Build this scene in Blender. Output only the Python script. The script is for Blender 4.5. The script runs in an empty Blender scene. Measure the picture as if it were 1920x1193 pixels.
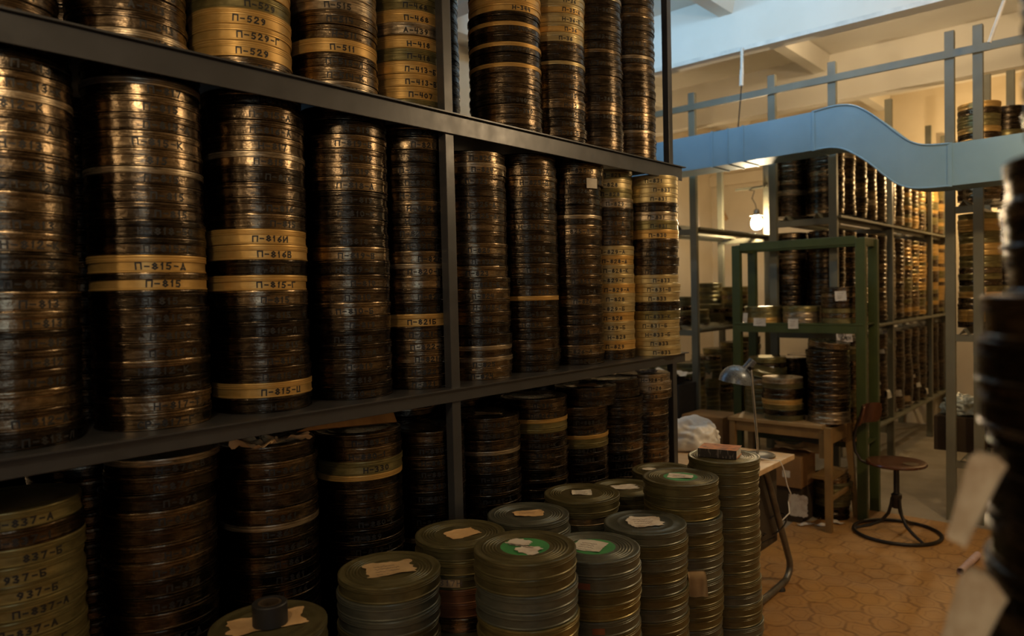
import bpy, bmesh, math, random
from math import sin, cos, pi, radians as rad
from mathutils import Vector, Matrix, noise

random.seed(7)
scene = bpy.context.scene
col = scene.collection

# ------------------------------------------------------------------ camera
H = 1.53
yaw, pit, rol = rad(41.6), rad(-1.86), rad(1.375)
Fh = Vector((-sin(yaw), cos(yaw), 0)); UP = Vector((0, 0, 1)); R0 = Fh.cross(UP)
F = Fh * cos(pit) + UP * sin(pit); U0 = R0.cross(F)
RR = R0 * cos(rol) - U0 * sin(rol); UU = R0 * sin(rol) + U0 * cos(rol)
cam_d = bpy.data.cameras.new('camera'); cam = bpy.data.objects.new('camera', cam_d); col.objects.link(cam)
M = Matrix((RR, UU, -F)).transposed().to_4x4(); M.translation = (0, 0, H)
cam.matrix_world = M
cam_d.sensor_width = 36; cam_d.lens = 1370 / 1920 * 36
cam_d.clip_start = 0.02
cam_d.dof.use_dof = True; cam_d.dof.focus_distance = 2.3; cam_d.dof.aperture_fstop = 2.6
scene.camera = cam

# ------------------------------------------------------------------ view, world, lights
scene.view_settings.view_transform = 'Standard'
scene.view_settings.look = 'None'
scene.view_settings.gamma = 1
scene.view_settings.use_curve_mapping = False
scene.view_settings.exposure = 0.0
scene.cycles.use_denoising = True
world = bpy.data.worlds.new('world'); scene.world = world; world.use_nodes = True
world.node_tree.nodes['Background'].inputs[0].default_value = (0.9, 0.75, 0.55, 1)
world.node_tree.nodes['Background'].inputs[1].default_value = 0.0

def lamp(name, kind, loc, power, color, size=0.05, rot=None, sy=None):
    d = bpy.data.lights.new(name, kind); o = bpy.data.objects.new(name, d); col.objects.link(o)
    o.location = loc; d.energy = power; d.color = color
    if kind == 'AREA':
        d.size = size
        if sy: d.shape = 'RECTANGLE'; d.size_y = sy
    else:
        d.shadow_soft_size = size
    if rot: o.rotation_euler = rot
    return o
WARM = (1.0, 0.74, 0.44)
COLD = (0.34, 0.66, 1.0)
lamp('aisle_lamp', 'POINT', (-0.80, 0.15, 2.25), 15, WARM, 0.035)
lamp('aisle_lamp_rear', 'POINT', (-0.9, -2.2, 2.35), 22, WARM, 0.05)
lamp('aisle_lamp_front', 'POINT', (0.15, 3.55, 2.65), 64, (1.0, 0.71, 0.40), 0.05)
lamp('bay_lamp', 'POINT', (-1.5, 5.55, 3.46), 22, (1.0, 0.76, 0.46), 0.05)
lamp('aisle_end_lamp', 'POINT', (-1.25, 8.35, 2.62), 38, (1.0, 0.68, 0.32), 0.06)
lamp('cold_tube_lamp', 'AREA', (-2.1, 3.85, 3.44), 22, COLD, 2.4, (rad(108), 0, 0), 0.08)
lamp('added_glint_light', 'AREA', (2.5, -1.5, 1.75), 11, (0.62, 0.82, 1.0), 0.8, (0, rad(90), 0), 1.3)  # added cold light behind the camera, for blue glints on the cans
lamp('added_window_light', 'AREA', (-4.25, 2.6, 2.75), 8, COLD, 2.4, (0, rad(-97), 0), 0.8)  # cold light of the added, unseen left window

# ------------------------------------------------------------------ mesh helpers
class MB:
    """collects shapes into one mesh"""
    def __init__(s): s.v = []; s.f = []; s.m = []; s.s = []
    def add(s, vs, fs, mi=0, smooth=False):
        b = len(s.v); s.v += [tuple(v) for v in vs]
        s.f += [tuple(i + b for i in f) for f in fs]
        s.m += [mi] * len(fs); s.s += [smooth] * len(fs)
    def box(s, x0, x1, y0, y1, z0, z1, mi=0, mat=None):
        vs = [Vector((x, y, z)) for z in (z0, z1) for y in (y0, y1) for x in (x0, x1)]
        if mat: vs = [mat @ v for v in vs]
        s.add(vs, [(0, 2, 3, 1), (4, 5, 7, 6), (0, 1, 5, 4), (2, 6, 7, 3), (0, 4, 6, 2), (1, 3, 7, 5)], mi)
    def bevbox(s, x0, x1, y0, y1, z0, z1, b=0.004, mi=0, mat=None):
        bm = bmesh.new(); bmesh.ops.create_cube(bm, size=1)
        for v in bm.verts: v.co = Vector(((x0 + x1) / 2 + v.co.x * (x1 - x0), (y0 + y1) / 2 + v.co.y * (y1 - y0), (z0 + z1) / 2 + v.co.z * (z1 - z0)))
        bmesh.ops.bevel(bm, geom=bm.edges[:], offset=b, segments=2, affect='EDGES', profile=0.6)
        s.bm(bm, mi, mat)
    def bm(s, bm, mi=0, mat=None, smooth=False):
        bm.verts.index_update()
        s.add([(mat @ v.co) if mat else v.co.copy() for v in bm.verts], [[v.index for v in f.verts] for f in bm.faces], mi, smooth)
        bm.free()
    def lathe(s, prof, seg=48, c=(0, 0, 0), mi=0, mat=None, smooth=True):
        """prof: (r, z) going from the bottom up; r = 0 closes with a pole"""
        vs = []; fs = []; rows = []
        for r, z in prof:
            if r <= 1e-6: rows.append([len(vs)]); vs.append(Vector((0, 0, z)))
            else:
                rows.append(list(range(len(vs), len(vs) + seg)))
                vs += [Vector((r * cos(2 * pi * k / seg), r * sin(2 * pi * k / seg), z)) for k in range(seg)]
        for a, b in zip(rows, rows[1:]):
            for k in range(seg):
                k2 = (k + 1) % seg
                if len(a) == 1: fs.append((a[0], b[k2], b[k]))
                elif len(b) == 1: fs.append((a[k], a[k2], b[0]))
                else: fs.append((a[k], a[k2], b[k2], b[k]))
        if mat: vs = [mat @ v for v in vs]
        c = Vector(c); s.add([v + c for v in vs], fs, mi, smooth)
    def tube(s, pts, r, seg=12, mi=0, closed=False, caps=True):
        pts = [Vector(p) for p in pts]; n = len(pts); rs = r if isinstance(r, (list, tuple)) else [r] * n
        vs = []; up = None
        for i, p in enumerate(pts):
            t = (pts[(i + 1) % n] - pts[i - 1]) if closed else (pts[min(i + 1, n - 1)] - pts[max(i - 1, 0)])
            t.normalize()
            if up is None: up = Vector((0, 0, 1)) if abs(t.z) < .9 else Vector((1, 0, 0))
            a = (up - t * up.dot(t)).normalized(); up = a; b = t.cross(a)
            vs += [p + a * rs[i] * cos(2 * pi * k / seg) + b * rs[i] * sin(2 * pi * k / seg) for k in range(seg)]
        fs = []
        for i in range(n if closed else n - 1):
            j = (i + 1) % n
            for k in range(seg):
                k2 = (k + 1) % seg; fs.append((i * seg + k, i * seg + k2, j * seg + k2, j * seg + k))
        if caps and not closed:
            fs.append(tuple(range(seg))[::-1]); fs.append(tuple((n - 1) * seg + k for k in range(seg)))
        s.add(vs, fs, mi, True)
    def prism(s, poly, z0, z1, mi=0, mat=None):
        n = len(poly); vs = [Vector((x, y, z0)) for x, y in poly] + [Vector((x, y, z1)) for x, y in poly]
        if mat: vs = [mat @ v for v in vs]
        s.add(vs, [tuple(range(n))[::-1], tuple(range(n, 2 * n))] + [(i, (i + 1) % n, n + (i + 1) % n, n + i) for i in range(n)], mi)
    def mesh(s, name, mats, sharp=35):
        me = bpy.data.meshes.new(name); me.from_pydata(s.v, [], s.f); me.update()
        for m in (mats if isinstance(mats, (list, tuple)) else [mats]): me.materials.append(m)
        me.polygons.foreach_set('material_index', s.m); me.polygons.foreach_set('use_smooth', s.s)
        if sharp and any(s.s): me.set_sharp_from_angle(angle=rad(sharp))
        return me
    def build(s, name, mats, parent=None, loc=(0, 0, 0), sharp=35):
        o = bpy.data.objects.new(name, s.mesh(name, mats, sharp)); col.objects.link(o); o.location = loc
        if parent: o.parent = parent
        return o

def tag(o, label, cat, group=None, kind=None):
    o['label'] = label; o['category'] = cat
    if group: o['group'] = group
    if kind: o['kind'] = kind
    return o
def thing(name, loc, label, cat, group=None, rz=0):
    o = bpy.data.objects.new(name, None); col.objects.link(o); o.location = loc; o.rotation_euler = (0, 0, rz)
    o.empty_display_size = .05
    return tag(o, label, cat, group)
def struct(mb, name, mats):
    o = mb.build(name, mats); o['kind'] = 'structure'; return o

# ------------------------------------------------------------------ materials
def newmat(name):
    m = bpy.data.materials.new(name); m.use_nodes = True
    nt = m.node_tree; return m, nt, nt.nodes, nt.links, nt.nodes['Principled BSDF']
def math_(nt, op, a, b=None, c=None):
    n = nt.nodes.new('ShaderNodeMath'); n.operation = op
    for i, x in enumerate((a, b, c)):
        if x is None: continue
        if isinstance(x, (int, float)): n.inputs[i].default_value = x
        else: nt.links.new(x, n.inputs[i])
    return n.outputs[0]
def vmath(nt, op, a, b=None):
    n = nt.nodes.new('ShaderNodeVectorMath'); n.operation = op
    for i, x in enumerate((a, b)):
        if x is None: continue
        if isinstance(x, (tuple, list)): n.inputs[i].default_value = x
        else: nt.links.new(x, n.inputs[i])
    return n
def mixc(nt, fac, a, b, mode='MIX'):
    n = nt.nodes.new('ShaderNodeMix'); n.data_type = 'RGBA'; n.blend_type = mode
    for s, x in ((n.inputs[0], fac), (n.inputs[6], a), (n.inputs[7], b)):
        if isinstance(x, (int, float)): s.default_value = x
        elif isinstance(x, (tuple, list)): s.default_value = (*x[:3], 1)
        else: nt.links.new(x, s)
    return n.outputs[2]
def noise_(nt, vec, scale, detail=3, rough=.55):
    n = nt.nodes.new('ShaderNodeTexNoise'); n.inputs['Scale'].default_value = scale
    n.inputs['Detail'].default_value = detail; n.inputs['Roughness'].default_value = rough
    nt.links.new(vec, n.inputs['Vector']); return n.outputs['Fac']
def ramp(nt, fac, lo, hi):
    n = nt.nodes.new('ShaderNodeMapRange'); n.inputs[1].default_value = lo; n.inputs[2].default_value = hi
    nt.links.new(fac, n.inputs[0]); return n.outputs[0]
def bump(nt, h, strength, dist, bsdf):
    n = nt.nodes.new('ShaderNodeBump'); n.inputs['Strength'].default_value = strength; n.inputs['Distance'].default_value = dist
    nt.links.new(h, n.inputs['Height']); nt.links.new(n.outputs[0], bsdf.inputs['Normal'])

def plain(name, c1, c2=None, rough=.6, metal=0, scale=8, bmp=0.0, lo=.35, hi=.7, rvar=.12, spec=.5):
    m, nt, N, L, b = newmat(name)
    tc = N.new('ShaderNodeTexCoord').outputs['Object']
    n = noise_(nt, tc, scale, 5)
    L.new(mixc(nt, ramp(nt, n, lo, hi), c1, c2 or tuple(x * .72 for x in c1)), b.inputs['Base Color'])
    L.new(math_(nt, 'MULTIPLY_ADD', noise_(nt, tc, scale * 2.3, 3), rvar * 2, rough - rvar), b.inputs['Roughness'])
    b.inputs['Metallic'].default_value = metal
    b.inputs['Specular IOR Level'].default_value = spec
    if bmp: bump(nt, noise_(nt, tc, scale * 4, 4), bmp, .004, b)
    return m

def canmat(name, c1, c2, rough=.36, metal=.85, var=.5, bmp=.25):
    """tinned or lacquered sheet steel, tarnished, each can a little different"""
    m, nt, N, L, b = newmat(name)
    obj = N.new('ShaderNodeTexCoord').outputs['Object']
    rnd = math_(nt, 'FRACT', math_(nt, 'ADD', N.new('ShaderNodeObjectInfo').outputs['Random'], N.new('ShaderNodeNewGeometry').outputs['Random Per Island']))
    off = N.new('ShaderNodeCombineXYZ'); L.new(math_(nt, 'MULTIPLY', rnd, 61.0), off.inputs[0]); L.new(math_(nt, 'MULTIPLY', rnd, 23.0), off.inputs[2])
    v = vmath(nt, 'ADD', obj, off.outputs[0]).outputs[0]
    vs = vmath(nt, 'MULTIPLY', v, (1, 1, 7)).outputs[0]
    patch = noise_(nt, v, 16, 5, .65); streak = noise_(nt, vs, 22, 4, .6)
    fac = ramp(nt, math_(nt, 'MULTIPLY_ADD', patch, .6, math_(nt, 'MULTIPLY', streak, .4)), .38, .62)
    c = mixc(nt, fac, c1, c2)
    br = math_(nt, 'MULTIPLY_ADD', rnd, var, 1 - var / 2)
    vm = vmath(nt, 'SCALE', c); L.new(br, vm.inputs[3])
    L.new(vm.outputs[0], b.inputs['Base Color'])
    b.inputs['Metallic'].default_value = metal
    L.new(math_(nt, 'MULTIPLY_ADD', math_(nt, 'ADD', patch, streak), .22, rough - .22), b.inputs['Roughness'])
    bump(nt, math_(nt, 'MULTIPLY_ADD', streak, .5, noise_(nt, v, 48, 4)), bmp, .0030, b)
    return m
CM = dict(
    dark=canmat('tarnished_dark_tin', (.020, .016, .012), (.085, .066, .046), .25, 1, .5, .45),
    brown=canmat('brown_tin', (.040, .029, .019), (.150, .110, .070), .25, 1, .5, .45),
    bronze=canmat('bronze_tin', (.085, .062, .038), (.28, .205, .125), .25, 1, .5, .40),
    pale=canmat('pale_worn_tin', (.15, .12, .08), (.50, .40, .27), .32, .9, .4, .35),
    gold=canmat('gold_lacquer_tin', (.46, .275, .075), (.58, .365, .12), .40, .6, .25, .12),
    palegold=canmat('pale_gold_tin', (.36, .27, .12), (.52, .42, .21), .36, .65, .3, .15),
    olivegold=canmat('olive_gold_tin', (.12, .10, .038), (.25, .205, .08), .34, .65, .3, .18),
    olive=canmat('olive_lacquer_tin', (.080, .070, .030), (.140, .122, .056), .36, .5, .3, .12),
    greyolive=canmat('grey_olive_lacquer_tin', (.080, .086, .068), (.130, .138, .108), .36, .5, .3, .12),
    redbrown=canmat('reddish_brown_tin', (.15, .062, .028), (.21, .095, .042), .36, .5, .3, .15),
)
CN = list(CM); CI = {k: i for i, k in enumerate(CN)}
INK = plain('black_marker_ink', (.004, .004, .004), rough=.55, scale=30)
PAPER = {
    'white': plain('white_paper', (.62, .58, .50), (.50, .45, .37), .8, 0, 30, spec=.2),
    'torn': plain('torn_white_label', (.60, .54, .46), (.42, .33, .25), .8, 0, 26, spec=.2, lo=.45, hi=.68),
    'kraft': plain('kraft_paper', (.60, .39, .19), (.50, .31, .14), .8, 0, 25, spec=.2),
    'tan': plain('tan_paper', (.46, .32, .17), (.36, .24, .12), .8, 0, 25, spec=.2),
    'green': plain('green_lid_disc', (.045, .20, .065), (.06, .27, .08), .6, 0, 20, spec=.3),
    'pink': plain('pinkish_paper', (.50, .36, .33), (.42, .29, .26), .8, 0, 20, spec=.2),
    'brick': plain('reddish_side_label', (.23, .085, .035), (.17, .06, .03), .7, 0, 20, spec=.2),
}
PENCIL = plain('pencil_writing', (.16, .12, .10), rough=.8, scale=30)
RACKDARK = plain('dark_grey_rack_paint', (.040, .041, .043), (.026, .027, .029), .36, 0, 6, .05)
RACKGREY = plain('grey_green_rack_paint', (.165, .158, .110), (.125, .120, .085), .45, 0, 5, .05)
GREEN = plain('green_rack_paint', (.052, .070, .019), (.036, .050, .014), .42, 0, 7, .05)
PLASTER = plain('cream_wall_plaster', (.72, .62, .46), (.62, .52, .37), .85, 0, 1.6, .12, spec=.2)
CEIL = plain('white_ceiling_paint', (.74, .70, .62), (.66, .61, .52), .85, 0, 1.3, .10, spec=.2)
CONC = plain('concrete', (.30, .26, .20), (.21, .18, .135), .8, 0, 3.0, .15, spec=.25)
WOOD = plain('yellow_brown_wood', (.27, .165, .06), (.18, .105, .038), .5, 0, 7, .05)
DUCT = plain('galvanised_duct_sheet', (.22, .36, .47), (.18, .31, .41), .50, .3, 2.5, .03)
CARD = plain('cardboard', (.27, .155, .065), (.21, .115, .048), .8, 0, 5, .05, spec=.2)
CARDDK = plain('dark_cardboard', (.055, .038, .022), (.040, .027, .016), .8, 0, 5, spec=.2)
BLACK = plain('black_iron', (.012, .011, .010), (.03, .022, .016), .4, .3, 20)
RUBBER = plain('black_rubber', (.012, .012, .013), rough=.55, scale=12)
STEEL = plain('grey_tube_steel', (.20, .19, .165), (.11, .10, .085), .38, .7, 14)
CHROME = plain('polished_steel', (.55, .55, .53), (.36, .35, .32), .2, 1, 16, rvar=.08)
LAMPBLUE = plain('blue_hammered_enamel', (.17, .20, .235), (.11, .13, .155), .28, .4, 60, .12)
PLASTIC = plain('white_plastic_film', (.82, .80, .76), (.70, .68, .63), .35, 0, 9, spec=.5)
CLEAR = plain('crumpled_clear_plastic', (.36, .40, .36), (.26, .29, .26), .25, 0, 14, spec=.6)
WHITEPAINT = plain('white_paint', (.70, .66, .58), rough=.6, scale=10)

def wood_grain(name, c1, c2, sx=(2, 30, 30), rough=.5):
    m, nt, N, L, b = newmat(name)
    tc = N.new('ShaderNodeTexCoord').outputs['Object']
    v = vmath(nt, 'MULTIPLY', tc, sx).outputs[0]
    L.new(mixc(nt, ramp(nt, noise_(nt, v, 1.5, 5, .6), .35, .68), c1, c2), b.inputs['Base Color'])
    b.inputs['Roughness'].default_value = rough; return m
DESKTOP = wood_grain('pale_desk_veneer', (.62, .44, .25), (.50, .33, .17), (3, 16, 16))
TABLEW = wood_grain('worn_table_wood', (.36, .24, .11), (.24, .15, .06), (3, 22, 5))
SEATW = wood_grain('dark_red_brown_plywood', (.085, .030, .014), (.045, .016, .008), (4, 20, 4), .22)
STAKE = wood_grain('orange_wood', (.46, .22, .06), (.34, .15, .04), (20, 3, 20))
PANELW = wood_grain('dark_panel', (.045, .038, .028), (.028, .023, .017), (18, 18, 3))
BULB = bpy.data.materials.new('lit_bulb'); BULB.use_nodes = True
_b = BULB.node_tree.nodes['Principled BSDF']; _b.inputs['Emission Color'].default_value = (1, .76, .45, 1); _b.inputs['Emission Strength'].default_value = 560

def hexmat():
    m, nt, N, L, b = newmat('ochre_hexagon_linoleum')
    tc = N.new('ShaderNodeTexCoord').outputs['Object']
    wob = N.new('ShaderNodeTexNoise'); wob.inputs['Scale'].default_value = 9; L.new(tc, wob.inputs['Vector'])
    w = vmath(nt, 'SCALE', vmath(nt, 'SUBTRACT', wob.outputs['Color'], (.5, .5, .5)).outputs[0]); w.inputs[3].default_value = .075
    p = vmath(nt, 'ADD', tc, w.outputs[0]).outputs[0]
    sc = vmath(nt, 'SCALE', p); sc.inputs[3].default_value = 1 / .140
    p = vmath(nt, 'ADD', vmath(nt, 'MULTIPLY', sc.outputs[0], (1, 1, 0)).outputs[0], (200, 346.4, 0)).outputs[0]
    r = (1, 1.7320508, 1); h = (.5, .8660254, 0)
    a = vmath(nt, 'SUBTRACT', vmath(nt, 'MODULO', p, r).outputs[0], h).outputs[0]
    c = vmath(nt, 'SUBTRACT', vmath(nt, 'MODULO', vmath(nt, 'SUBTRACT', p, h).outputs[0], r).outputs[0], h).outputs[0]
    da = vmath(nt, 'DOT_PRODUCT', a, a).outputs['Value']; dc = vmath(nt, 'DOT_PRODUCT', c, c).outputs['Value']
    mx = N.new('ShaderNodeMix'); mx.data_type = 'VECTOR'
    L.new(math_(nt, 'LESS_THAN', dc, da), mx.inputs[0]); L.new(a, mx.inputs[4]); L.new(c, mx.inputs[5])
    g = vmath(nt, 'ABSOLUTE', mx.outputs[1]).outputs[0]
    sep = N.new('ShaderNodeSeparateXYZ'); L.new(g, sep.inputs[0])
    d = math_(nt, 'MAXIMUM', sep.outputs[0], vmath(nt, 'DOT_PRODUCT', g, (.5, .8660254, 0)).outputs['Value'])
    line = math_(nt, 'MULTIPLY', ramp(nt, d, .42, .48), ramp(nt, noise_(nt, tc, 11, 3), .25, .6))
    cell = vmath(nt, 'SUBTRACT', p, mx.outputs[1]).outputs[0]
    wn = N.new('ShaderNodeTexWhiteNoise'); wn.noise_dimensions = '2D'
    L.new(vmath(nt, 'SNAP', vmath(nt, 'ADD', cell, (.1, .1, 0)).outputs[0], (.25, .25, 1)).outputs[0], wn.inputs['Vector'])
    worn = ramp(nt, noise_(nt, tc, 2.2, 5, .6), .38, .66)
    base = mixc(nt, worn, (.42, .22, .064), (.35, .20, .082))
    base = mixc(nt, math_(nt, 'MULTIPLY', wn.outputs[0], .55), base, (.33, .16, .042))
    inner = math_(nt, 'MULTIPLY', math_(nt, 'SUBTRACT', ramp(nt, d, .24, .27), ramp(nt, d, .29, .33)), .35)
    base = mixc(nt, inner, base, (.20, .09, .022))
    L.new(mixc(nt, math_(nt, 'MULTIPLY', line, .68), base, (.13, .052, .012)), b.inputs['Base Color'])
    L.new(math_(nt, 'MULTIPLY_ADD', worn, .25, .38), b.inputs['Roughness'])
    bump(nt, line, .15, .002, b)
    return m
LINO = hexmat()

def bookmat():
    m, nt, N, L, b = newmat('orange_patterned_cover')
    tc = N.new('ShaderNodeTexCoord').outputs['Object']
    n = noise_(nt, vmath(nt, 'MULTIPLY', tc, (1, 2.2, 1)).outputs[0], 32, 4)
    L.new(mixc(nt, ramp(nt, n, .48, .58), (.52, .20, .065), (.22, .10, .05)), b.inputs['Base Color'])
    b.inputs['Roughness'].default_value = .5; return m
def spinemat():
    m, nt, N, L, b = newmat('dark_spine_with_worn_title')
    tc = N.new('ShaderNodeTexCoord').outputs['Object']
    n = noise_(nt, vmath(nt, 'MULTIPLY', tc, (1.6, 1, .5)).outputs[0], 75, 2)
    L.new(mixc(nt, ramp(nt, n, .55, .62), (.018, .014, .012), (.12, .10, .085)), b.inputs['Base Color'])
    b.inputs['Roughness'].default_value = .5; return m

# ------------------------------------------------------------------ marker lettering
GL = {
 'П': [[(0, 0), (0, 1), (1, 1), (1, 0)]], 'Н': [[(0, 0), (0, 1)], [(0, .5), (1, .5)], [(1, 0), (1, 1)]],
 'К': [[(0, 0), (0, 1)], [(.9, 1), (.1, .5), (1, 0)]], 'С': [[(.9, .85), (.5, 1), (.1, .75), (0, .5), (.1, .2), (.5, 0), (.9, .15)]],
 'Р': [[(0, 0), (0, 1), (.7, 1), (.9, .75), (.7, .5), (0, .5)]], 'А': [[(0, 0), (.5, 1), (1, 0)], [(.2, .35), (.8, .35)]],
 'Д': [[(0, -.15), (0, .05), (1, .05), (1, -.15)], [(.15, .05), (.5, 1), (.85, .05)]], 'Б': [[(.9, 1), (0, 1), (0, 0), (.7, 0), (.9, .25), (.7, .5), (0, .5)]],
 'В': [[(0, 0), (0, 1), (.7, 1), (.8, .75), (.6, .52), (0, .52)], [(.6, .52), (.9, .25), (.7, 0), (0, 0)]], 'Г': [[(0, 0), (0, 1), (.9, 1)]],
 'И': [[(0, 1), (0, 0), (1, 1), (1, 0)]], 'Ж': [[(.5, 0), (.5, 1)], [(0, 1), (1, 0)], [(1, 1), (0, 0)]], 'Л': [[(0, 0), (.4, 1), (.9, 1), (.9, 0)]],
 'Ц': [[(0, 1), (0, 0), (.85, 0), (.85, 1)], [(.85, 0), (1, -.2)]], 'У': [[(0, 1), (.5, .45)], [(1, 1), (.3, 0), (0, .05)]], 'Ч': [[(0, 1), (0, .55), (.9, .5)], [(.9, 1), (.9, 0)]],
 'Т': [[(0, 1), (1, 1)], [(.5, 1), (.5, 0)]], 'Е': [[(.9, 1), (0, 1), (0, 0), (.9, 0)], [(0, .5), (.7, .5)]], 'О': [[(.5, 1), (.1, .8), (0, .5), (.1, .2), (.5, 0), (.9, .2), (1, .5), (.9, .8), (.5, 1)]],
 'М': [[(0, 0), (0, 1), (.5, .4), (1, 1), (1, 0)]],
 '0': [[(.5, 1), (.1, .8), (.05, .4), (.4, 0), (.85, .25), (.85, .7), (.5, 1)]], '1': [[(.25, .7), (.6, 1), (.5, 0)]],
 '2': [[(.05, .75), (.3, 1), (.75, .95), (.8, .65), (0, 0), (.95, 0)]], '3': [[(.05, .95), (.6, 1), (.8, .75), (.35, .52), (.85, .3), (.6, 0), (.05, .08)]],
 '4': [[(.15, 1), (.05, .45), (.9, .45)], [(.75, 1), (.7, 0)]], '5': [[(.9, 1), (.2, 1), (.12, .55), (.6, .6), (.85, .3), (.55, 0), (.05, .08)]],
 '6': [[(.8, 1), (.2, .6), (.05, .25), (.4, 0), (.85, .2), (.7, .48), (.15, .4)]], '7': [[(.05, 1), (.9, 1), (.35, 0)]],
 '8': [[(.5, .52), (.12, .75), (.5, 1), (.85, .75), (.5, .52), (.05, .25), (.5, 0), (.95, .25), (.5, .52)]], '9': [[(.85, .6), (.45, .45), (.1, .7), (.4, 1), (.85, .85), (.75, .3), (.3, 0)]],
 '-': [[(.1, .5), (.9, .47)]], ' ': [], 
}
def strokes(text, cw, ch, gap, jit, rnd):
    """yields flat quads (u, v) of hand-drawn letters"""
    x = 0
    for c in text:
        w = cw * (.62 if c in '1' else 1)
        dy = rnd.uniform(-jit, jit); sl = rnd.uniform(-.12, .18)
        for line in GL.get(c, []):
            P = [(x + a * w + sl * b * ch * .4 + rnd.uniform(-jit, jit) * .6, dy + b * ch + rnd.uniform(-jit, jit) * .6) for a, b in line]
            for p, q in zip(P, P[1:]): yield p, q
        x += w + gap
def text_width(text, cw, gap): return sum(cw * (.62 if c == '1' else 1) + gap for c in text) - gap
def quad(p, q, t):
    dx, dy = q[0] - p[0], q[1] - p[1]; l = math.hypot(dx, dy) or 1e-6
    ux, uy = dx / l, dy / l; nx, ny = -uy * t, ux * t; ex, ey = ux * t * .8, uy * t * .8
    return [(p[0] - ex - nx, p[1] - ey - ny), (q[0] + ex - nx, q[1] + ey - ny), (q[0] + ex + nx, q[1] + ey + ny), (p[0] - ex + nx, p[1] - ey + ny)]
def write_round(mb, text, R, theta, z0, ch, mi, rnd, off=(0, 0, 0), t=.0017):
    """letters wrapped round a can, starting at angle theta"""
    cw = ch * .80; gap = ch * .42
    for p, q in strokes(text, cw, ch, gap, ch * .05, rnd):
        Q = quad(p, q, t); vs = []
        for dr in (0.0, .0004):
            for u, v in Q:
                a = theta + u / R; r = R + dr
                vs.append((off[0] + r * cos(a), off[1] + r * sin(a), off[2] + z0 + v))
        mb.add(vs, [(4, 5, 6, 7), (0, 1, 5, 4), (1, 2, 6, 5), (2, 3, 7, 6), (3, 0, 4, 7)], mi)
def write_flat(mb, text, mat, cw, ch, gap, t, mi, rnd, th=.0003):
    for p, q in strokes(text, cw, ch, gap, ch * .08, rnd):
        Q = quad(p, q, t)
        mb.add([mat @ Vector((u, v, 0)) for u, v in Q] + [mat @ Vector((u, v, th)) for u, v in Q], [(4, 5, 6, 7), (0, 1, 5, 4), (1, 2, 6, 5), (2, 3, 7, 6), (3, 0, 4, 7)], mi)

# ------------------------------------------------------------------ film cans
def prof_body(R, h):
    k = h / .0385; q = [(-8, 0), (-1.2, .1), (-.1, 1.2), (-.1, 3.4), (-1.0, 4.3), (-1.9, 5), (-1.9, 23.6)]
    return [(0, .0001)] + [(R + a / 1000, b * k / 1000) for a, b in q]
def prof_lid(R, h, fancy):
    k = h / .0385
    q = [(-1.9, 20.5), (-.5, 20.6), (.1, 21.8), (.1, 24.0), (-.9, 24.9), (-.9, 25.7), (.1, 26.6), (.1, 29.8), (-.9, 30.6), (-.9, 31.4), (0, 32.2), (.3, 35.2), (-.3, 37.4), (-1.8, 38.4)]
    P = [(R + a / 1000, (38.4 - (38.4 - b) * .872) * k / 1000) for a, b in q]
    z = 38.4 * k / 1000
    if fancy == 2:
        P += [(R - .006, z), (R - .010, z - .0020), (R - .013, z - .0020)]
        for i, rr in enumerate((.103, .095, .087, .079, .071)): 
            P += [(rr + .004, z - .0020), (rr + .0022, z - .0006), (rr + .0006, z - .0006), (rr - .0012, z - .0020)]
        P += [(.064, z - .0012), (.0, z - .0012)]
    elif fancy == 3:
        P += [(R - .007, z), (R - .011, z - .0022), (.092, z - .0022), (.088, z - .0004), (.083, z - .0004), (.079, z - .0024), (.060, z - .0024), (.057, z - .0012), (0, z - .0012)]
    elif fancy == 1: P += [(R - .006, z), (R - .010, z - .0018), (R - .03, z - .0018), (R - .033, z - .0008), (R - .040, z - .0008), (R - .043, z - .0018), (0, z - .0018)]
    else: P += [(R - .006, z), (R - .010, z - .0015), (0, z - .0015)]
    return P
LOWP = [(0, 0), (-1, .2), (-.1, 2), (-.1, 3.2), (-1.9, 5), (-1.9, 20), (0, 22), (0, 29), (-1, 30.5), (.2, 33), (.2, 36), (-2, 38.4)]
def low_can(mb, x, y, z, R, h, mi, mi2, seg=26):
    k = h / .0385
    P = [(R + a / 1000, b * k / 1000) for a, b in LOWP]; P[0] = (R * .9, 0)
    mb.lathe([(0, 0)] + P[:6], seg, (x, y, z), mi); mb.lathe(P[5:] + [(R - .012, .0368 * k), (0, .0368 * k)], seg, (x, y, z), mi2)
_lid = {}
def lid_mesh(R, h, fancy, color):
    key = (round(R, 4), round(h, 5), fancy, color)
    if key not in _lid:
        mb = MB(); mb.lathe(prof_lid(R, h, fancy), 64); _lid[key] = mb.mesh('lid', CM[color])
    return _lid[key]

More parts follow.
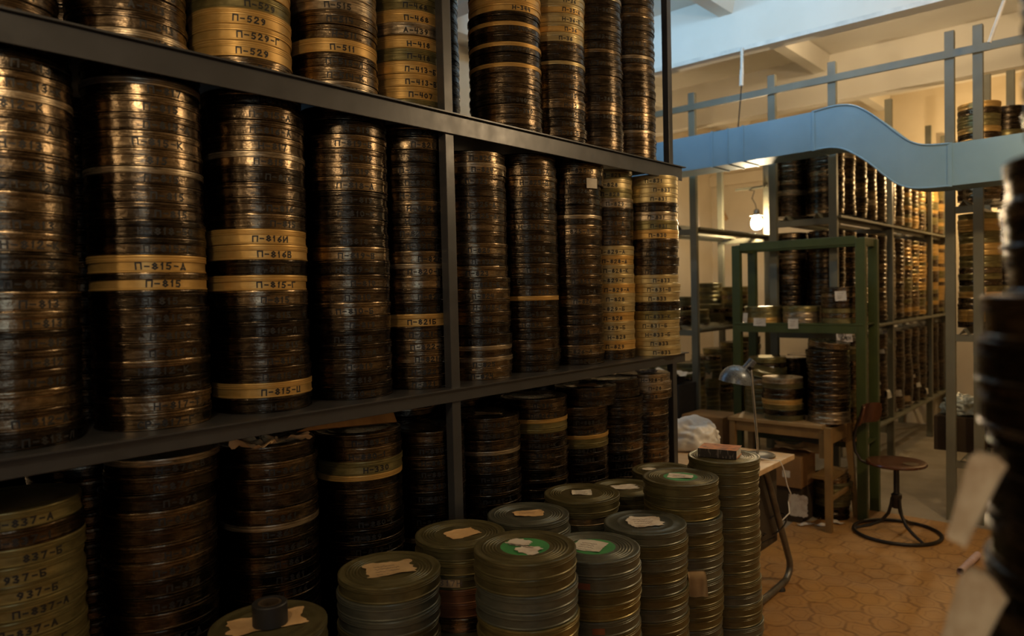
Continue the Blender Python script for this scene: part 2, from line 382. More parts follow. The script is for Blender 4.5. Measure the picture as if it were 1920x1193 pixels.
ORD = 'zeroth first second third fourth fifth sixth seventh eighth ninth tenth eleventh twelfth thirteenth fourteenth fifteenth sixteenth seventeenth eighteenth nineteenth twentieth twenty-first twenty-second twenty-third twenty-fourth twenty-fifth twenty-sixth twenty-seventh twenty-eighth twenty-ninth thirtieth'.split()
CNAME = dict(dark='dark tarnished', brown='brown', bronze='bronze', pale='pale worn', gold='gold', palegold='pale gold', olivegold='olive-gold', olive='olive', greyolive='grey-olive', redbrown='reddish-brown')
SOLO = {}   # stack -> indices of its cans (counted from the bottom) that are objects of their own; filled below
rest = MB()  # every remaining can of the archive: one object
CANS = {}
def stack(name, x, y, z0, R, h, kinds, phrase, group, texts=None, toff=.30, end='top', fancy=1, jit=.0025, shifts=None, tvis=1.0, lids=None, seed=0):
    rnd = random.Random(name + str(seed)); n = len(kinds); solo = SOLO.get(name, ())
    va = math.atan2(-y, -x)
    for i, kd in enumerate(kinds):
        dx, dy = rnd.uniform(-jit, jit), rnd.uniform(-jit, jit)
        if shifts and i in shifts: dx += shifts[i][0]; dy += shifts[i][1]
        rr = R + rnd.uniform(-.0012, .0008); z = z0 + i * h
        ld = (lids or {}).get(i, kd)
        if lids is None and rnd.random() < .18 and kd in ('brown', 'dark', 'bronze'): ld = rnd.choice(['bronze', 'brown', 'dark', 'pale'])
        txt = texts[i] if texts and i < len(texts) else None
        top = i == n - 1
        th = va + toff + rnd.uniform(-.16, .16)
        if txt: th -= text_width(txt, .0112, .0059) / R * .5
        if i in solo:
            mb = MB(); mb.lathe(prof_body(rr, h), 64)
            if txt: write_round(mb, txt, rr - .0019, th, h * .180, .0134 * h / .0385, 1, rnd)
            o = mb.build('film_can', [CM[kd], INK], None, (x + dx, y + dy, z))
            k = n - i if end == 'top' else i + 1
            base = f'{CNAME[kd]} film can'
            lab = f'{base} marked {txt}, {ORD[k]} from the {end}, {phrase}' if txt else f'{base}, {ORD[k]} from the {end}, {phrase}'
            if txt and len(lab.split()) > 16: lab = f'{base}, {ORD[k]} from the {end}, {phrase}'
            tag(o, lab, 'film can', group)
            l = bpy.data.objects.new('lid', lid_mesh(R, h, fancy if top else (fancy if shifts and i + 1 in shifts else 0), ld)); col.objects.link(l); l.parent = o
            if ld != kd: l['label'] = f'{CNAME[ld]} lid'
            CANS[(name, i)] = o
        else:
            if rest_near(name):
                rest.lathe(prof_body(rr, h), 48, (x + dx, y + dy, z), CI[kd])
                if txt: write_round(rest, txt, rr - .0019, th, h * .180, .0134 * h / .0385, len(CN), rnd, (x + dx, y + dy, z))
                rest.lathe(prof_lid(rr, h, fancy if top else 0), 48, (x + dx, y + dy, z), CI[ld])
            else: low_can(rest, x + dx, y + dy, z, rr, h, CI[kd], CI[ld])
def rest_near(name): return name[0] in 'MTBF'
def pick(rnd, n, weights):
    ks = list(weights); return rnd.choices(ks, [weights[k] for k in ks], k=n)
SOLO.update({'B0': ([*range(12, 20)]), 'B1': ([*range(9, 20)]), 'B2': ([*range(8, 19)]), 'B3': ([*range(10, 19)]), 'B4': ([*range(11, 19)]), 'B5': ([*range(11, 19)]), 'B6': ([*range(11, 20)]), 'B7': ([*range(18, 20)]), 'B8': ([19]), 'B9': ([19]), 'E0': ([*range(6, 17)]), 'F1': ([*range(19, 22)]), 'F10': ([10] + [*range(21, 24)]), 'F11': ([*range(14, 22)]), 'F12': ([*range(17, 22)]), 'F2': ([20]), 'F3': ([*range(17, 23)]), 'F4': ([*range(19, 24)]), 'F5': ([21]), 'F6': ([*range(21, 23)]), 'F7': ([20]), 'F8': ([20]), 'F9': ([12] + [17] + [*range(19, 23)]), 'M0': ([*range(0, 21)]), 'M1': ([*range(0, 21)]), 'M2': ([*range(0, 21)]), 'M3': ([*range(0, 21)]), 'M4': ([*range(0, 21)]), 'M5': ([*range(0, 20)]), 'M6': ([*range(0, 20)]), 'M7': ([0] + [*range(3, 10)] + [*range(11, 17)] + [19]), 'T1': ([*range(0, 3)]), 'T2': ([*range(0, 5)]), 'T3': ([*range(1, 7)]), 'T4': ([*range(1, 9)]), 'T5': ([*range(1, 13)]), 'T6': ([9] + [13])})

# ------------------------------------------------------------------ the room
X0, X1, Y0, Y1, ZC = -4.4, 2.6, -3.2, 8.95, 3.63
mb = MB(); mb.box(X0 - .1, X1 + .1, Y0 - .1, Y1 + .1, -.12, 0); struct(mb, 'floor', CONC)
mb = MB(); mb.box(X0 - .1, X1 + .1, Y0 - .1, Y1 + .1, ZC, ZC + .12); struct(mb, 'ceiling', CEIL)
mb = MB()   # left wall with the opening of an added, unseen high window
mb.box(X0 - .12, X0, Y0, Y1, 0, 2.2); mb.box(X0 - .12, X0, Y0, Y1, 3.3, ZC); mb.box(X0 - .12, X0, Y0, 1.2, 2.2, 3.3); mb.box(X0 - .12, X0, 4.0, Y1, 2.2, 3.3)
struct(mb, 'wall_left', PLASTER)
mb = MB()
for y in (1.2, 2.12, 3.04, 3.94): mb.box(X0 - .08, X0 - .03, y, y + .06, 2.2, 3.3)
for z in (2.2, 3.24): mb.box(X0 - .08, X0 - .03, 1.2, 4.0, z, z + .06)
struct(mb, 'added_window_1', WHITEPAINT)  # unseen frame, added to account for the cold light
mb = MB(); mb.box(X1, X1 + .12, Y0, -2.2, 0, ZC); mb.box(X1, X1 + .12, -.8, Y1, 0, ZC); mb.box(X1, X1 + .12, -2.2, -.8, 0, 1.3); mb.box(X1, X1 + .12, -2.2, -.8, 2.2, ZC); struct(mb, 'wall_right', PLASTER)
mb = MB()
for y in (-2.2, -1.53, -.86): mb.box(X1 + .03, X1 + .08, y, y + .06, 1.3, 2.2)
for z in (1.3, 2.14): mb.box(X1 + .03, X1 + .08, -2.2, -.8, z, z + .06)
struct(mb, 'added_window_2', WHITEPAINT)  # unseen frame, added around the cold glint light
mb = MB(); mb.box(X0, X1, Y0 - .12, Y0, 0, ZC); struct(mb, 'wall_rear', PLASTER)
mb = MB(); mb.box(X0, X1, Y1, Y1 + .12, 0, ZC); mb.box(X0, X1, Y1 - .06, Y1, 2.86, 3.0)
struct(mb, 'wall_far', PLASTER)
for y in (1.05, 3.02, 5.0, 6.95):
    mb = MB(); mb.bevbox(X0, X1, y, y + .14, 3.21, ZC + .002, .006); struct(mb, 'ceiling_beam', CEIL)
# chipped plaster edge along the beam the duct hangs from
mb = MB(); rr_ = random.Random(4); x = X0
mb.box(X0, X1, 4.994, 4.9995, 3.206, 3.236, 0)
while x < X1:
    w_ = rr_.uniform(.05, .35)
    if rr_.random() < .45: mb.prism([(x, 3.206 + rr_.uniform(0, .012)), (x + w_, 3.206 + rr_.uniform(0, .012)), (x + w_ * .8, 3.214 + rr_.uniform(0, .008)), (x + .02, 3.216 + rr_.uniform(0, .006))], -4.9938, -4.9915, 1, Matrix(((1, 0, 0, 0), (0, 0, -1, 0), (0, 1, 0, 0), (0, 0, 0, 1))))
    x += w_ + rr_.uniform(.1, .6)
struct(mb, 'trim_1', [WHITEPAINT, BLACK])
ys = [Y0, 1.05, 3.02, 5.0, 6.95, Y1]
for x in (-3.95, -2.33, -.71, .91):
    mb = MB()
    for a, b in zip(ys, ys[1:]):
        a2 = a + .14 if a > 0 else a
        mb.prism([(-.085, ZC), (-.05, 3.485), (.05, 3.485), (.085, ZC)][::-1], a2, b, 0, Matrix(((1, 0, 0, x), (0, 0, 1, 0), (0, 1, 0, 0), (0, 0, 0, 1))))
    struct(mb, 'ceiling_rib', CEIL)
# linoleum laid over the concrete
mb = MB()
edge = [(-1.77, 3.0), (-1.765, 3.9), (-1.775, 4.45), (-1.785, 4.76), (-1.70, 4.80), (-1.62, 5.05), (-1.50, 5.29), (-1.2, 5.285), (-.6, 5.28), (.3, 5.27), (1.6, 5.27), (1.6, -2.5), (-1.77, -2.5)]
mb.prism(edge[::-1], .0002, .004); o = mb.build('linoleum_sheet', LINO); tag(o, 'worn ochre linoleum with a hexagon pattern laid over the concrete floor', 'linoleum', kind='structure')

# ------------------------------------------------------------------ dark rack on the left
FX = -1.60
rk = thing('shelving_rack', (-1.9, 1.5, 0), 'dark grey steel rack full of film cans, nearest the camera', 'rack')
def part(mb, name, mat, root):
    o = mb.build(name, mat, root); o.location = -root.location; return o
for sx in (-1.6375, -2.22):
    for y, sw in ((.16, .036), (1.546, .036)):
        mb = MB(); mb.bevbox(sx, sx + .030, y - sw / 2, y + sw / 2, 0, 3.15, .002); part(mb, 'post', RACKDARK, rk)
for sx in (-1.705, -2.22):
    mb = MB(); mb.bevbox(sx, sx + .030, 2.992, 3.028, 0, 3.15, .002); part(mb, 'post', RACKDARK, rk)
for z in (.42, 1.25, 2.08):
    mb = MB(); mb.box(-2.24, FX + .012, -.6, 2.985, z - .004, z); part(mb, 'shelf', RACKDARK, rk)
    bh_ = .042 if z == 1.25 else .062
    mb = MB(); mb.bevbox(FX - .006, FX, -.6, 2.97, z - bh_, z - .0045, .0015); part(mb, 'front_beam', RACKDARK, rk)
    mb = MB(); mb.bevbox(-2.24, -2.234, -.6, 2.97, z - .062, z - .0045, .0015); part(mb, 'rear_beam', RACKDARK, rk)
    mb = MB(); mb.box(-2.19, -1.675, 3.0, 3.02, z - .055, z - .006); part(mb, 'end_rung', RACKDARK, rk)

R = .1245; PH = .0385
W = dict(dark=4, brown=5, bronze=3)
def seq(n, w, special, seed):
    k = pick(random.Random(seed), n, w)
    for i, v in special.items(): k[i] = v
    return k
def inscr(n, nums, seed, known=None, p=.86, pre='ППППН'):
    r = random.Random(seed); out = []
    for i in range(n):
        t = None
        if r.random() < p:
            t = r.choice(pre) + '-' + r.choice(nums)
            u = r.random()
            if u < .45: t += '-' + r.choice('АБВГДКЛ')
        if known and i in known: t = known[i]
        out.append(t)
    return out
# ---- middle shelf, left to right
GM = 'film cans on the middle shelf of the dark rack'
Z = 1.2502
P = ['leftmost stack of the middle shelf', 'second stack from left, middle shelf', 'third stack from left, middle shelf', 'fourth stack from left, middle shelf', 'middle shelf stack left of the post',
     'middle shelf stack right of the post', 'second stack right of post, middle shelf', 'third stack right of post, middle shelf', 'fourth stack right of post, middle shelf', 'end stack of the middle shelf']
stack('M0', -1.765, .439, Z, R, .0385, seq(21, dict(dark=2, brown=3, bronze=4), {}, 1), P[0], GM, inscr(21, ['812', '813'], 1, {20: 'П-813', 17: '812-К', 16: '812-А', 14: '812-А', 9: 'П-812-Ж'}), toff=.38)
stack('M1', -1.765, .716, Z, .1255, .0385, seq(21, W, {9: 'gold', 8: 'gold', 4: 'brown', 19: 'bronze', 18: 'bronze'}, 2), P[1], GM,
      inscr(21, ['815', '813'], 2, {0: 'СР-817-Г', 1: 'Н-817-Т', 2: 'СР-818-Ч', 3: 'Н-812-К', 4: 'П-813-О', 5: 'П-8130', 6: 'П-815', 7: 'Н-815', 8: 'П-815', 9: 'П-815-Д', 10: 'П-815-Г', 11: 'Н-818-50', 12: 'П-815', 13: 'П-815', 14: 'П-815', 15: '815', 16: 'П-815-К', 17: 'П-815-А', 18: 'П-815', 19: 'П-817', 20: '815'}),
      lids={9: 'gold', 8: 'bronze', 18: 'bronze', 10: 'dark', 19: 'pale', 14: 'pale', 3: 'bronze'})
stack('M2', -1.765, .993, Z, R, .0380, seq(21, W, {11: 'gold', 10: 'gold', 8: 'gold', 1: 'gold', 17: 'bronze', 16: 'bronze'}, 3), P[2], GM,
      inscr(21, ['815', '816'], 3, {11: 'П-816И', 10: 'П-816В', 9: 'П-815', 8: 'П-815-Г', 1: 'П-815-Ц', 12: 'П-815', 16: 'П-815', 17: 'Н-817', 2: 'П-815-Л', 5: 'П-815-Л', 4: 'Н-815', 3: 'П-815-Л', 0: 'Н-815'}), toff=.42,
      lids={11: 'gold', 10: 'gold', 8: 'gold', 1: 'gold', 7: 'bronze', 16: 'pale', 20: 'bronze', 9: 'dark'})
stack('M3', -1.765, 1.270, Z, R, .0383, seq(21, dict(dark=4, brown=6, bronze=2), {20: 'bronze', 18: 'bronze', 10: 'bronze'}, 4), P[3], GM, inscr(21, ['819', '818', '810'], 4, {17: 'П-819', 19: 'П-819', 11: 'П-818'}))
stack('M4', -1.765, 1.527, Z, .122, .0379, seq(21, W, {5: 'gold', 20: 'bronze', 19: 'bronze', 9: 'bronze'}, 5), P[4], GM, inscr(21, ['822', '820', '821'], 5, {5: 'П-821Б', 15: 'Н-822-Г', 14: 'Н-822-Г', 18: 'Н-82'}), lids={5: 'gold', 9: 'pale', 20: 'bronze', 14: 'bronze'})
stack('M5', -1.765, 1.785, Z, R, .0375, seq(20, W, {19: 'bronze'}, 6), P[5], GM, inscr(20, ['823', '824', '825'], 6), shifts={i: (.004, .007) for i in range(9)})
stack('M6', -1.765, 2.067, Z, R, .0388, seq(20, dict(dark=5, brown=6, bronze=2), {}, 7), P[6], GM, inscr(20, ['823', '825'], 7, {15: 'К-Л-823', 13: 'Н-823-К'}), lids={6: 'gold', 12: 'dark', 18: 'brown'}, shifts={19: (0, -.006), 18: (0, -.006)})
stack('M7', -1.765, 2.355, Z, R, .0386, seq(21, W, {}, 8), P[7], GM, inscr(21, ['826', '825'], 8, {9: 'П-826'}), shifts={i: (.006, .010) for i in (18, 19, 20)})
stack('M8', -1.765, 2.600, Z, .117, .0391, seq(20, W, {i: ('palegold', 'gold', 'palegold')[i % 3] for i in (1, 2, 3, 4, 5, 6, 7, 8, 9, 10, 11)} | {19: 'olivegold', 18: 'palegold', 17: 'olivegold', 16: 'pale'}, 9), P[8], GM, inscr(20, ['828', '829'], 9, p=1), lids={})
stack('M9', -1.695, 2.845, Z, R, .0387, seq(20, dict(gold=1, palegold=5, olivegold=2), {16: 'dark', 15: 'pale', 11: 'dark', 10: 'dark', 9: 'brown', 5: 'dark', 12: 'brown'}, 10), P[9], GM, inscr(20, ['831', '833', '830'], 10, p=1), lids={}, jit=.004)
# ---- top shelf
GT = 'film cans on the top shelf of the dark rack'
Z = 2.0802
PT = ['leftmost stack of the top shelf', 'second stack from left, top shelf', 'third stack from left, top shelf', 'fourth stack from left, top shelf', 'top shelf stack left of the post', 'first full stack right of post, top shelf', 'second full stack right of post, top shelf', 'third full stack right of post, top shelf', 'end stack of the top shelf']
stack('T0', -1.765, .42, Z, R, PH, seq(3, W, {}, 11), PT[0], GT, inscr(3, ['541'], 11), end='bottom')
stack('T1', -1.765, .692, Z, R, PH, seq(6, dict(bronze=3, brown=2), {}, 12), PT[1], GT, inscr(6, ['540', '543'], 12, {0: '-540-Б', 1: 'П-543', 2: 'А-543'}, p=1), end='bottom', toff=.42)
stack('T2', -1.765, .966, Z, R, PH, seq(9, dict(gold=4), {0: 'bronze', 4: 'olivegold'}, 13), PT[2], GT, inscr(9, ['529'], 13, {0: 'П-511', 1: 'П-529', 2: 'П-529-Г', 3: 'П-529', 4: 'П-529'}, p=1), end='bottom', lids={})
stack('T3', -1.765, 1.247, Z, R, .0375, seq(13, dict(bronze=4, pale=2, gold=1), {0: 'pale', 1: 'bronze', 2: 'brown'}, 14), PT[3], GT, inscr(13, ['515', '514'], 14, {0: 'А-511', 5: 'П-514', 6: 'П-515', 3: 'П-511', 4: 'Н-511'}, p=.9), end='bottom')
stack('T4', -1.765, 1.518, Z, .122, .0375, seq(15, dict(gold=5, olivegold=1), {6: 'pale'}, 15), PT[4], GT, inscr(15, ['468', '439'], 15, {0: 'П-407', 1: 'П-407', 2: 'П-413-В', 3: 'П-413-Б', 4: 'П-418', 5: 'Н-418', 6: 'А-439', 7: 'П-468', 8: 'П-468'}, p=1), end='bottom', lids={})
stack('TB', -2.05, 1.86, Z, R, PH, seq(18, dict(dark=3, brown=1), {}, 16), 'shadowed stack behind the post, top shelf', GT, inscr(18, ['344', '345'], 16), end='bottom')
stack('T5', -1.765, 1.984, Z, .130, .0350, seq(19, dict(dark=4, brown=3), {12: 'gold', 13: 'gold', 18: 'pale', 17: 'pale', 16: 'bronze', 15: 'bronze', 14: 'brown'}, 17), PT[5], GT, inscr(19, ['340', '341'], 17, {12: 'Н-344', 13: 'П-344', 3: 'П-340'}, p=.6), end='bottom', lids={10: 'gold', 8: 'gold', 6: 'gold', 12: 'gold', 13: 'gold', 16: 'pale', 17: 'pale', 18: 'pale'}, toff=.5)
stack('T6', -1.765, 2.262, Z, R, .0350, seq(21, dict(dark=3, brown=4), {i: ('gold', 'palegold')[i % 2] for i in (11, 12, 13, 14, 15, 16, 17, 18)} | {4: 'bronze'}, 18), PT[6], GT, inscr(21, ['35', '36'], 18, p=.9), end='bottom', lids={i: 'palegold' for i in (11, 12, 13, 14, 15, 16, 17, 8)}, toff=.6)
stack('T7', -1.765, 2.526, Z, .123, .0350, seq(22, dict(dark=5, brown=3), {}, 19), PT[7], GT, inscr(22, ['361', '362'], 19, p=.5), end='bottom', lids={11: 'bronze', 17: 'pale', 4: 'bronze', 8: 'brown'})
stack('T8', -1.765, 2.787, Z, .123, .0350, seq(24, dict(dark=5, brown=3), {}, 20), PT[8], GT, inscr(24, ['365'], 20, p=.4), end='bottom', lids={12: 'pale', 5: 'bronze', 17: 'bronze', 3: 'pale'})
# ---- bottom shelf
GB = 'film cans on the bottom shelf of the dark rack'
PB = [p.replace('middle', 'bottom') for p in P]
Z = .4202
def bot(name, y, n, ztop, *a, x=-1.765, r=R, **k): stack(name, x, y, Z, r, (ztop - Z) / n, *a, **k)
bot('B0', .428, 20, 1.135, seq(20, dict(olivegold=6), {18: 'brown', 9: 'bronze'}, 21), PB[0], GB, inscr(20, ['837'], 21, {18: 'П-837-1', 17: '837-Б', 16: '937-Б', 15: '937-Б'}, p=1), toff=.25)
bot('B1', .719, 20, 1.185, seq(20, dict(dark=5, brown=3), {}, 22), PB[1], GB, inscr(20, ['878', '876'], 22), shifts={19: (.004, .012), 18: (.004, .012)})
bot('B2', 1.001, 19, 1.165, seq(19, dict(dark=3, brown=3, bronze=1), {}, 23), PB[2], GB, inscr(19, ['866', '861'], 23), lids={18: 'brown', 17: 'bronze', 14: 'bronze', 13: 'pale', 15: 'brown'})
bot('B3', 1.295, 19, 1.150, seq(19, dict(dark=5, brown=3), {16: 'olivegold', 17: 'bronze'}, 24), PB[3], GB, inscr(19, ['880', '889'], 24, {17: 'Н-880-1', 16: 'Н-330'}), lids={15: 'gold', 16: 'olivegold', 17: 'bronze'})
bot('B4', 1.560, 19, 1.115, seq(19, dict(dark=5, brown=2), {}, 25), PB[4], GB, inscr(19, ['880-5', '880'], 25, {14: '-880-5'}), r=.122)
bot('B5', 1.829, 19, 1.118, seq(19, dict(dark=4, brown=3), {}, 26), PB[5], GB, inscr(19, ['885'], 26), lids={17: 'brown', 14: 'bronze', 15: 'pale'})
bot('B6', 2.101, 20, 1.148, seq(20, dict(dark=4, brown=3), {17: 'olivegold'}, 27), PB[6], GB, inscr(20, ['886'], 27, p=.5), lids={17: 'gold', 16: 'olivegold', 11: 'bronze'})
bot('B7', 2.369, 20, 1.158, seq(20, dict(dark=4, brown=3), {14: 'olivegold'}, 28), PB[7], GB, inscr(20, ['887', '888'], 28, p=.7), lids={14: 'gold', 13: 'olivegold'}, shifts={18: (.022, .028), 19: (.025, .030)})
bot('B8', 2.636, 20, 1.160, seq(20, dict(dark=4, brown=3, bronze=1), {}, 29), PB[8], GB, inscr(20, ['225', '226'], 29, p=.9), shifts={19: (-.02, .0), 18: (-.015, 0)})
bot('B9', 2.862, 20, 1.163, seq(20, dict(dark=3, brown=3, bronze=2), {19: 'pale', 18: 'pale', 17: 'bronze'}, 30), PB[9], GB, inscr(20, ['28', '128'], 30, p=.9), shifts={i: (.012, .012) for i in (17, 18)} | {19: (.006, .004)}, r=.121)

# second row of stacks, added unseen to stop light through the gaps
_r = random.Random(3)
for z0, n, ya, yb in ((.4202, 19, .13, 2.9), (1.2502, 20, .13, 2.9), (2.0802, 20, .13, 1.45)):
    y = ya
    while y < yb:
        for i in range(n): low_can(rest, -2.045 + _r.uniform(-.003, .003), y + _r.uniform(-.003, .003), z0 + i * PH, .1285, PH, _r.choice((0, 0, 1)), _r.choice((0, 1)), 24)
        y += .2625

# ---- stacks standing on the floor in front of the rack
GF = 'olive film cans stacked on the floor'
def flo(name, x, y, ztop, n, w, special, phrase, fancy=2, **k):
    stack(name, x, y, .0042, .125, (ztop - .0042) / n, seq(n, w, special, name), phrase, GF, fancy=fancy, jit=.003, lids=k.pop('lids', {}), **k)
OW = dict(olive=6, greyolive=2)
flo('F1', -1.420, 1.120, .861, 22, OW, {}, 'floor stack with the largest kraft label')
flo('F2', -1.468, .820, .819, 21, OW, {20: 'olive'}, 'floor stack carrying the black tape roll', fancy=3)
flo('F3', -1.460, 1.400, .869, 23, dict(olive=3, redbrown=2), {22: 'olive', 21: 'olivegold', 19: 'redbrown', 18: 'redbrown', 17: 'bronze'}, 'floor stack with square kraft label and reddish cans')
flo('F4', -1.150, 1.326, .916, 24, OW, {19: 'olivegold', 18: 'olivegold', 23: 'olive'}, 'floor stack with torn green and white disc', shifts={i: (-.006, .004) for i in (20, 21, 22, 23)})
flo('F5', -1.443, 1.680, .858, 22, OW, {21: 'greyolive', 20: 'greyolive', 19: 'greyolive'}, 'floor stack with small kraft label on grey lid')
flo('F6', -1.440, 1.945, .865, 23, OW, {22: 'olive', 21: 'pale'}, 'floor stack with square white note', lids={21: 'olive'})
flo('F7', -1.470, 2.255, .812, 21, OW, {}, 'floor stack with ragged white label')
flo('F8', -1.470, 2.540, .822, 21, OW, {}, 'low floor stack touching the rack end')
flo('F9', -1.193, 2.190, .905, 23, OW, {20: 'olivegold'}, 'floor stack with cream label on green disc', shifts={22: (-.010, .0), 21: (-.010, 0), 20: (-.008, 0)} | {i: (-.004, -.004) for i in range(0, 12)})
flo('F10', -1.176, 2.450, .933, 24, OW, {23: 'olive'}, 'floor stack under the orange book', shifts={i: (.004, .004) for i in range(0, 13)})
flo('F11', -1.180, 1.925, .822, 22, OW, {21: 'greyolive'}, 'floor stack with big torn round label', fancy=3)
flo('F12', -1.139, 1.588, .847, 22, OW, {18: 'olivegold', 13: 'olivegold'}, 'floor stack with white note over bright green disc')

# ---- tall stack very near the camera on the right, on a low stand
st = thing('stand', (.004, .80, 0), 'low dark metal stand under the blurred stack at the picture edge', 'stand')
mb = MB(); mb.bevbox(-.16, .16, -.16, .16, .96, .98, .003); mb.build('top', RACKDARK, st)
for sx in (-.14, .14):
    for sy in (-.14, .14):
        mb = MB(); mb.box(sx - .015, sx + .015, sy - .015, sy + .015, 0, .96); mb.build('leg', RACKDARK, st)
sh = {i: (.012, .006) for i in range(14, 17)} | {11: (-.004, 0), 12: (-.010, 0), 13: (-.004, 0)} | {i: (.026, .012) for i in range(17, 60)}
stack('E0', .004, .80, .9802, R, PH, seq(27, dict(dark=4, brown=4), {13: 'bronze'}, 40), 'blurred stack at the right picture edge', 'film cans in the near blurred stack', None, end='bottom', shifts=sh, seed=2)

# ------------------------------------------------------------------ papers, tags and small things near the camera
def sheet(w, d, seed, rag=.1, n=5, curl=.004, th=.0005, bendx=0.0, rnd_c=0.0):
    """a ragged sheet of paper, w x d, lying near z = 0, with a little curl"""
    r = random.Random(seed); N = 10; top = []
    ed = []
    bm = bmesh.new(); grid = []
    lx = [r.uniform(-rag, rag) for _ in range(N + 1)]; rx = [r.uniform(-rag, rag) for _ in range(N + 1)]
    fy = [r.uniform(-rag, rag) for _ in range(N + 1)]; by = [r.uniform(-rag, rag) for _ in range(N + 1)]
    ph = r.uniform(0, 6)
    for j in range(N + 1):
        row = []
        for i in range(N + 1):
            u, v = i / N, j / N
            x = (u - .5) * w + w * .32 * (lx[j] * (1 - u) ** 3 - rx[j] * u ** 3)
            y = (v - .5) * d + d * .32 * (fy[i] * (1 - v) ** 3 - by[i] * v ** 3)
            k_ = rnd_c * (abs(u - .5) * 2) ** 4 * (abs(v - .5) * 2) ** 4; x *= 1 - k_; y *= 1 - k_
            e = max(abs(u - .5), abs(v - .5)) * 2
            z = curl * (max(0, e - .55) / .45) ** 2 * (.5 + .5 * sin(ph + 5 * u + 3 * v)) + bendx * (u - .5) ** 2
            row.append((x, y, z))
        grid.append(row)
    vs = [Vector(p) for row in grid for p in row]; M_ = N + 1
    vs2 = [v + Vector((0, 0, th)) for v in vs]; K = len(vs); fs = []
    for j in range(N):
        for i in range(N):
            a = j * M_ + i; fs += [(K + a, K + a + 1, K + a + M_ + 1, K + a + M_), (a, a + M_, a + M_ + 1, a + 1)]
    for i in range(N):
        a, b = i, i + 1; fs.append((a, b, K + b, K + a)); a, b = N * M_ + i, N * M_ + i + 1; fs.append((b, a, K + a, K + b))
        a, b = i * M_, (i + 1) * M_; fs.append((b, a, K + a, K + b)); a, b = i * M_ + N, (i + 1) * M_ + N; fs.append((a, b, K + b, K + a))
    return vs + vs2, fs
def scribble(mb, mat, lines, w, h, gap, mi, seed, th=.0003, t=.0006):
    """faint illegible pencil lines"""
    r = random.Random(seed)
    for k in range(lines):
        x = -w / 2; y = h / 2 - k * gap
        end = w / 2 * r.uniform(.4, 1)
        pts = []
        while x < end: pts.append((x, y + r.uniform(-.3, .3) * gap * .7)); x += r.uniform(.002, .0042)
        for p, q in zip(pts, pts[1:]):
            Q = quad(p, q, t); mb.add([mat @ Vector((u, v, 0)) for u, v in Q] + [mat @ Vector((u, v, th)) for u, v in Q], [(4, 5, 6, 7), (0, 1, 5, 4), (1, 2, 6, 5), (2, 3, 7, 6), (3, 0, 4, 7)], mi)
def lid_label(stk, w, d, ang, paper, seed, rag=.12, dx=0, dy=0, lines=3, disc=None, curl=.003, rnd_c=0.0):
    """paper label stuck on the top lid of a stack"""
    cs = [k for k in CANS if k[0] == stk]
    if not cs: return
    top = CANS[max(cs, key=lambda k: k[1])]; lid = [c for c in top.children if c.name.startswith('lid')][0]
    zt = max(v.co.z for v in lid.data.vertices) - .0010
    if disc:
        mb = MB(); mb.lathe([(0, zt - .002), (disc, zt - .002), (disc, zt + .0002), (0, zt + .0002)], 48); mb.build('green_disc', PAPER['green'], lid)['label'] = 'round green disc stuck on the lid'
    mb = MB(); vs, fs = sheet(w, d, seed, rag, curl=curl, rnd_c=rnd_c)
    m = Matrix.Translation((dx, dy, zt + .0004)) @ Matrix.Rotation(ang, 4, 'Z')
    mb.add([m @ v for v in vs], fs, 0, False)
    if lines: scribble(mb, m @ Matrix.Translation((0, 0, .0006)), lines, w * .62, d * .45, d * .2, 1, seed)
    o = mb.build('paper_label', [PAPER[paper], PENCIL], lid); o['label'] = f'{ {"kraft": "brown kraft", "tan": "tan"}.get(paper, "white")} paper label on the lid'
CA = rad(41.6)   # the direction the picture's horizontal has in plan
lid_label('F1', .115, .086, CA + .35, 'tan', 1, .16, 0, 0, 4)
lid_label('F2', .16, .085, CA + .45, 'kraft', 2, .15, -.01, 0, 0)
lid_label('F3', .088, .066, CA + .55, 'kraft', 3, .10, .008, 0, 0)
lid_label('F5', .092, .058, CA, 'kraft', 5, .15, .0, .0, 2, rnd_c=.1)
lid_label('F6', .066, .058, CA - .05, 'white', 6, .06, 0, 0, 4)
lid_label('F7', .085, .055, CA + .1, 'torn', 7, .3, 0, 0, 0)
lid_label('F8', .05, .03, CA, 'white', 8, .2, -.05, -.03, 0)
lid_label('F9', .082, .052, CA - .35, 'torn', 9, .08, 0, 0, 3, disc=.056)
lid_label('F11', .108, .100, CA, 'torn', 11, .20, .0, .0, 6, rnd_c=.28)
lid_label('F12', .084, .078, CA - .45, 'white', 12, .05, -.01, -.004, 5, disc=.060)
lid_label('F4', .058, .050, CA - .5, 'torn', 4, .3, .026, -.016, 0, disc=.060, rnd_c=.2)
lid_label('B5', .09, .05, CA, 'tan', 21, .25, .02, 0, 0); lid_label('B6', .04, .035, CA, 'torn', 22, .25, .05, .02, 0)
lid_label('B7', .09, .06, CA + .2, 'kraft', 23, .15, .02, -.02, 0); lid_label('B9', .09, .06, CA, 'torn', 24, .3, .02, 0, 0, curl=.012)
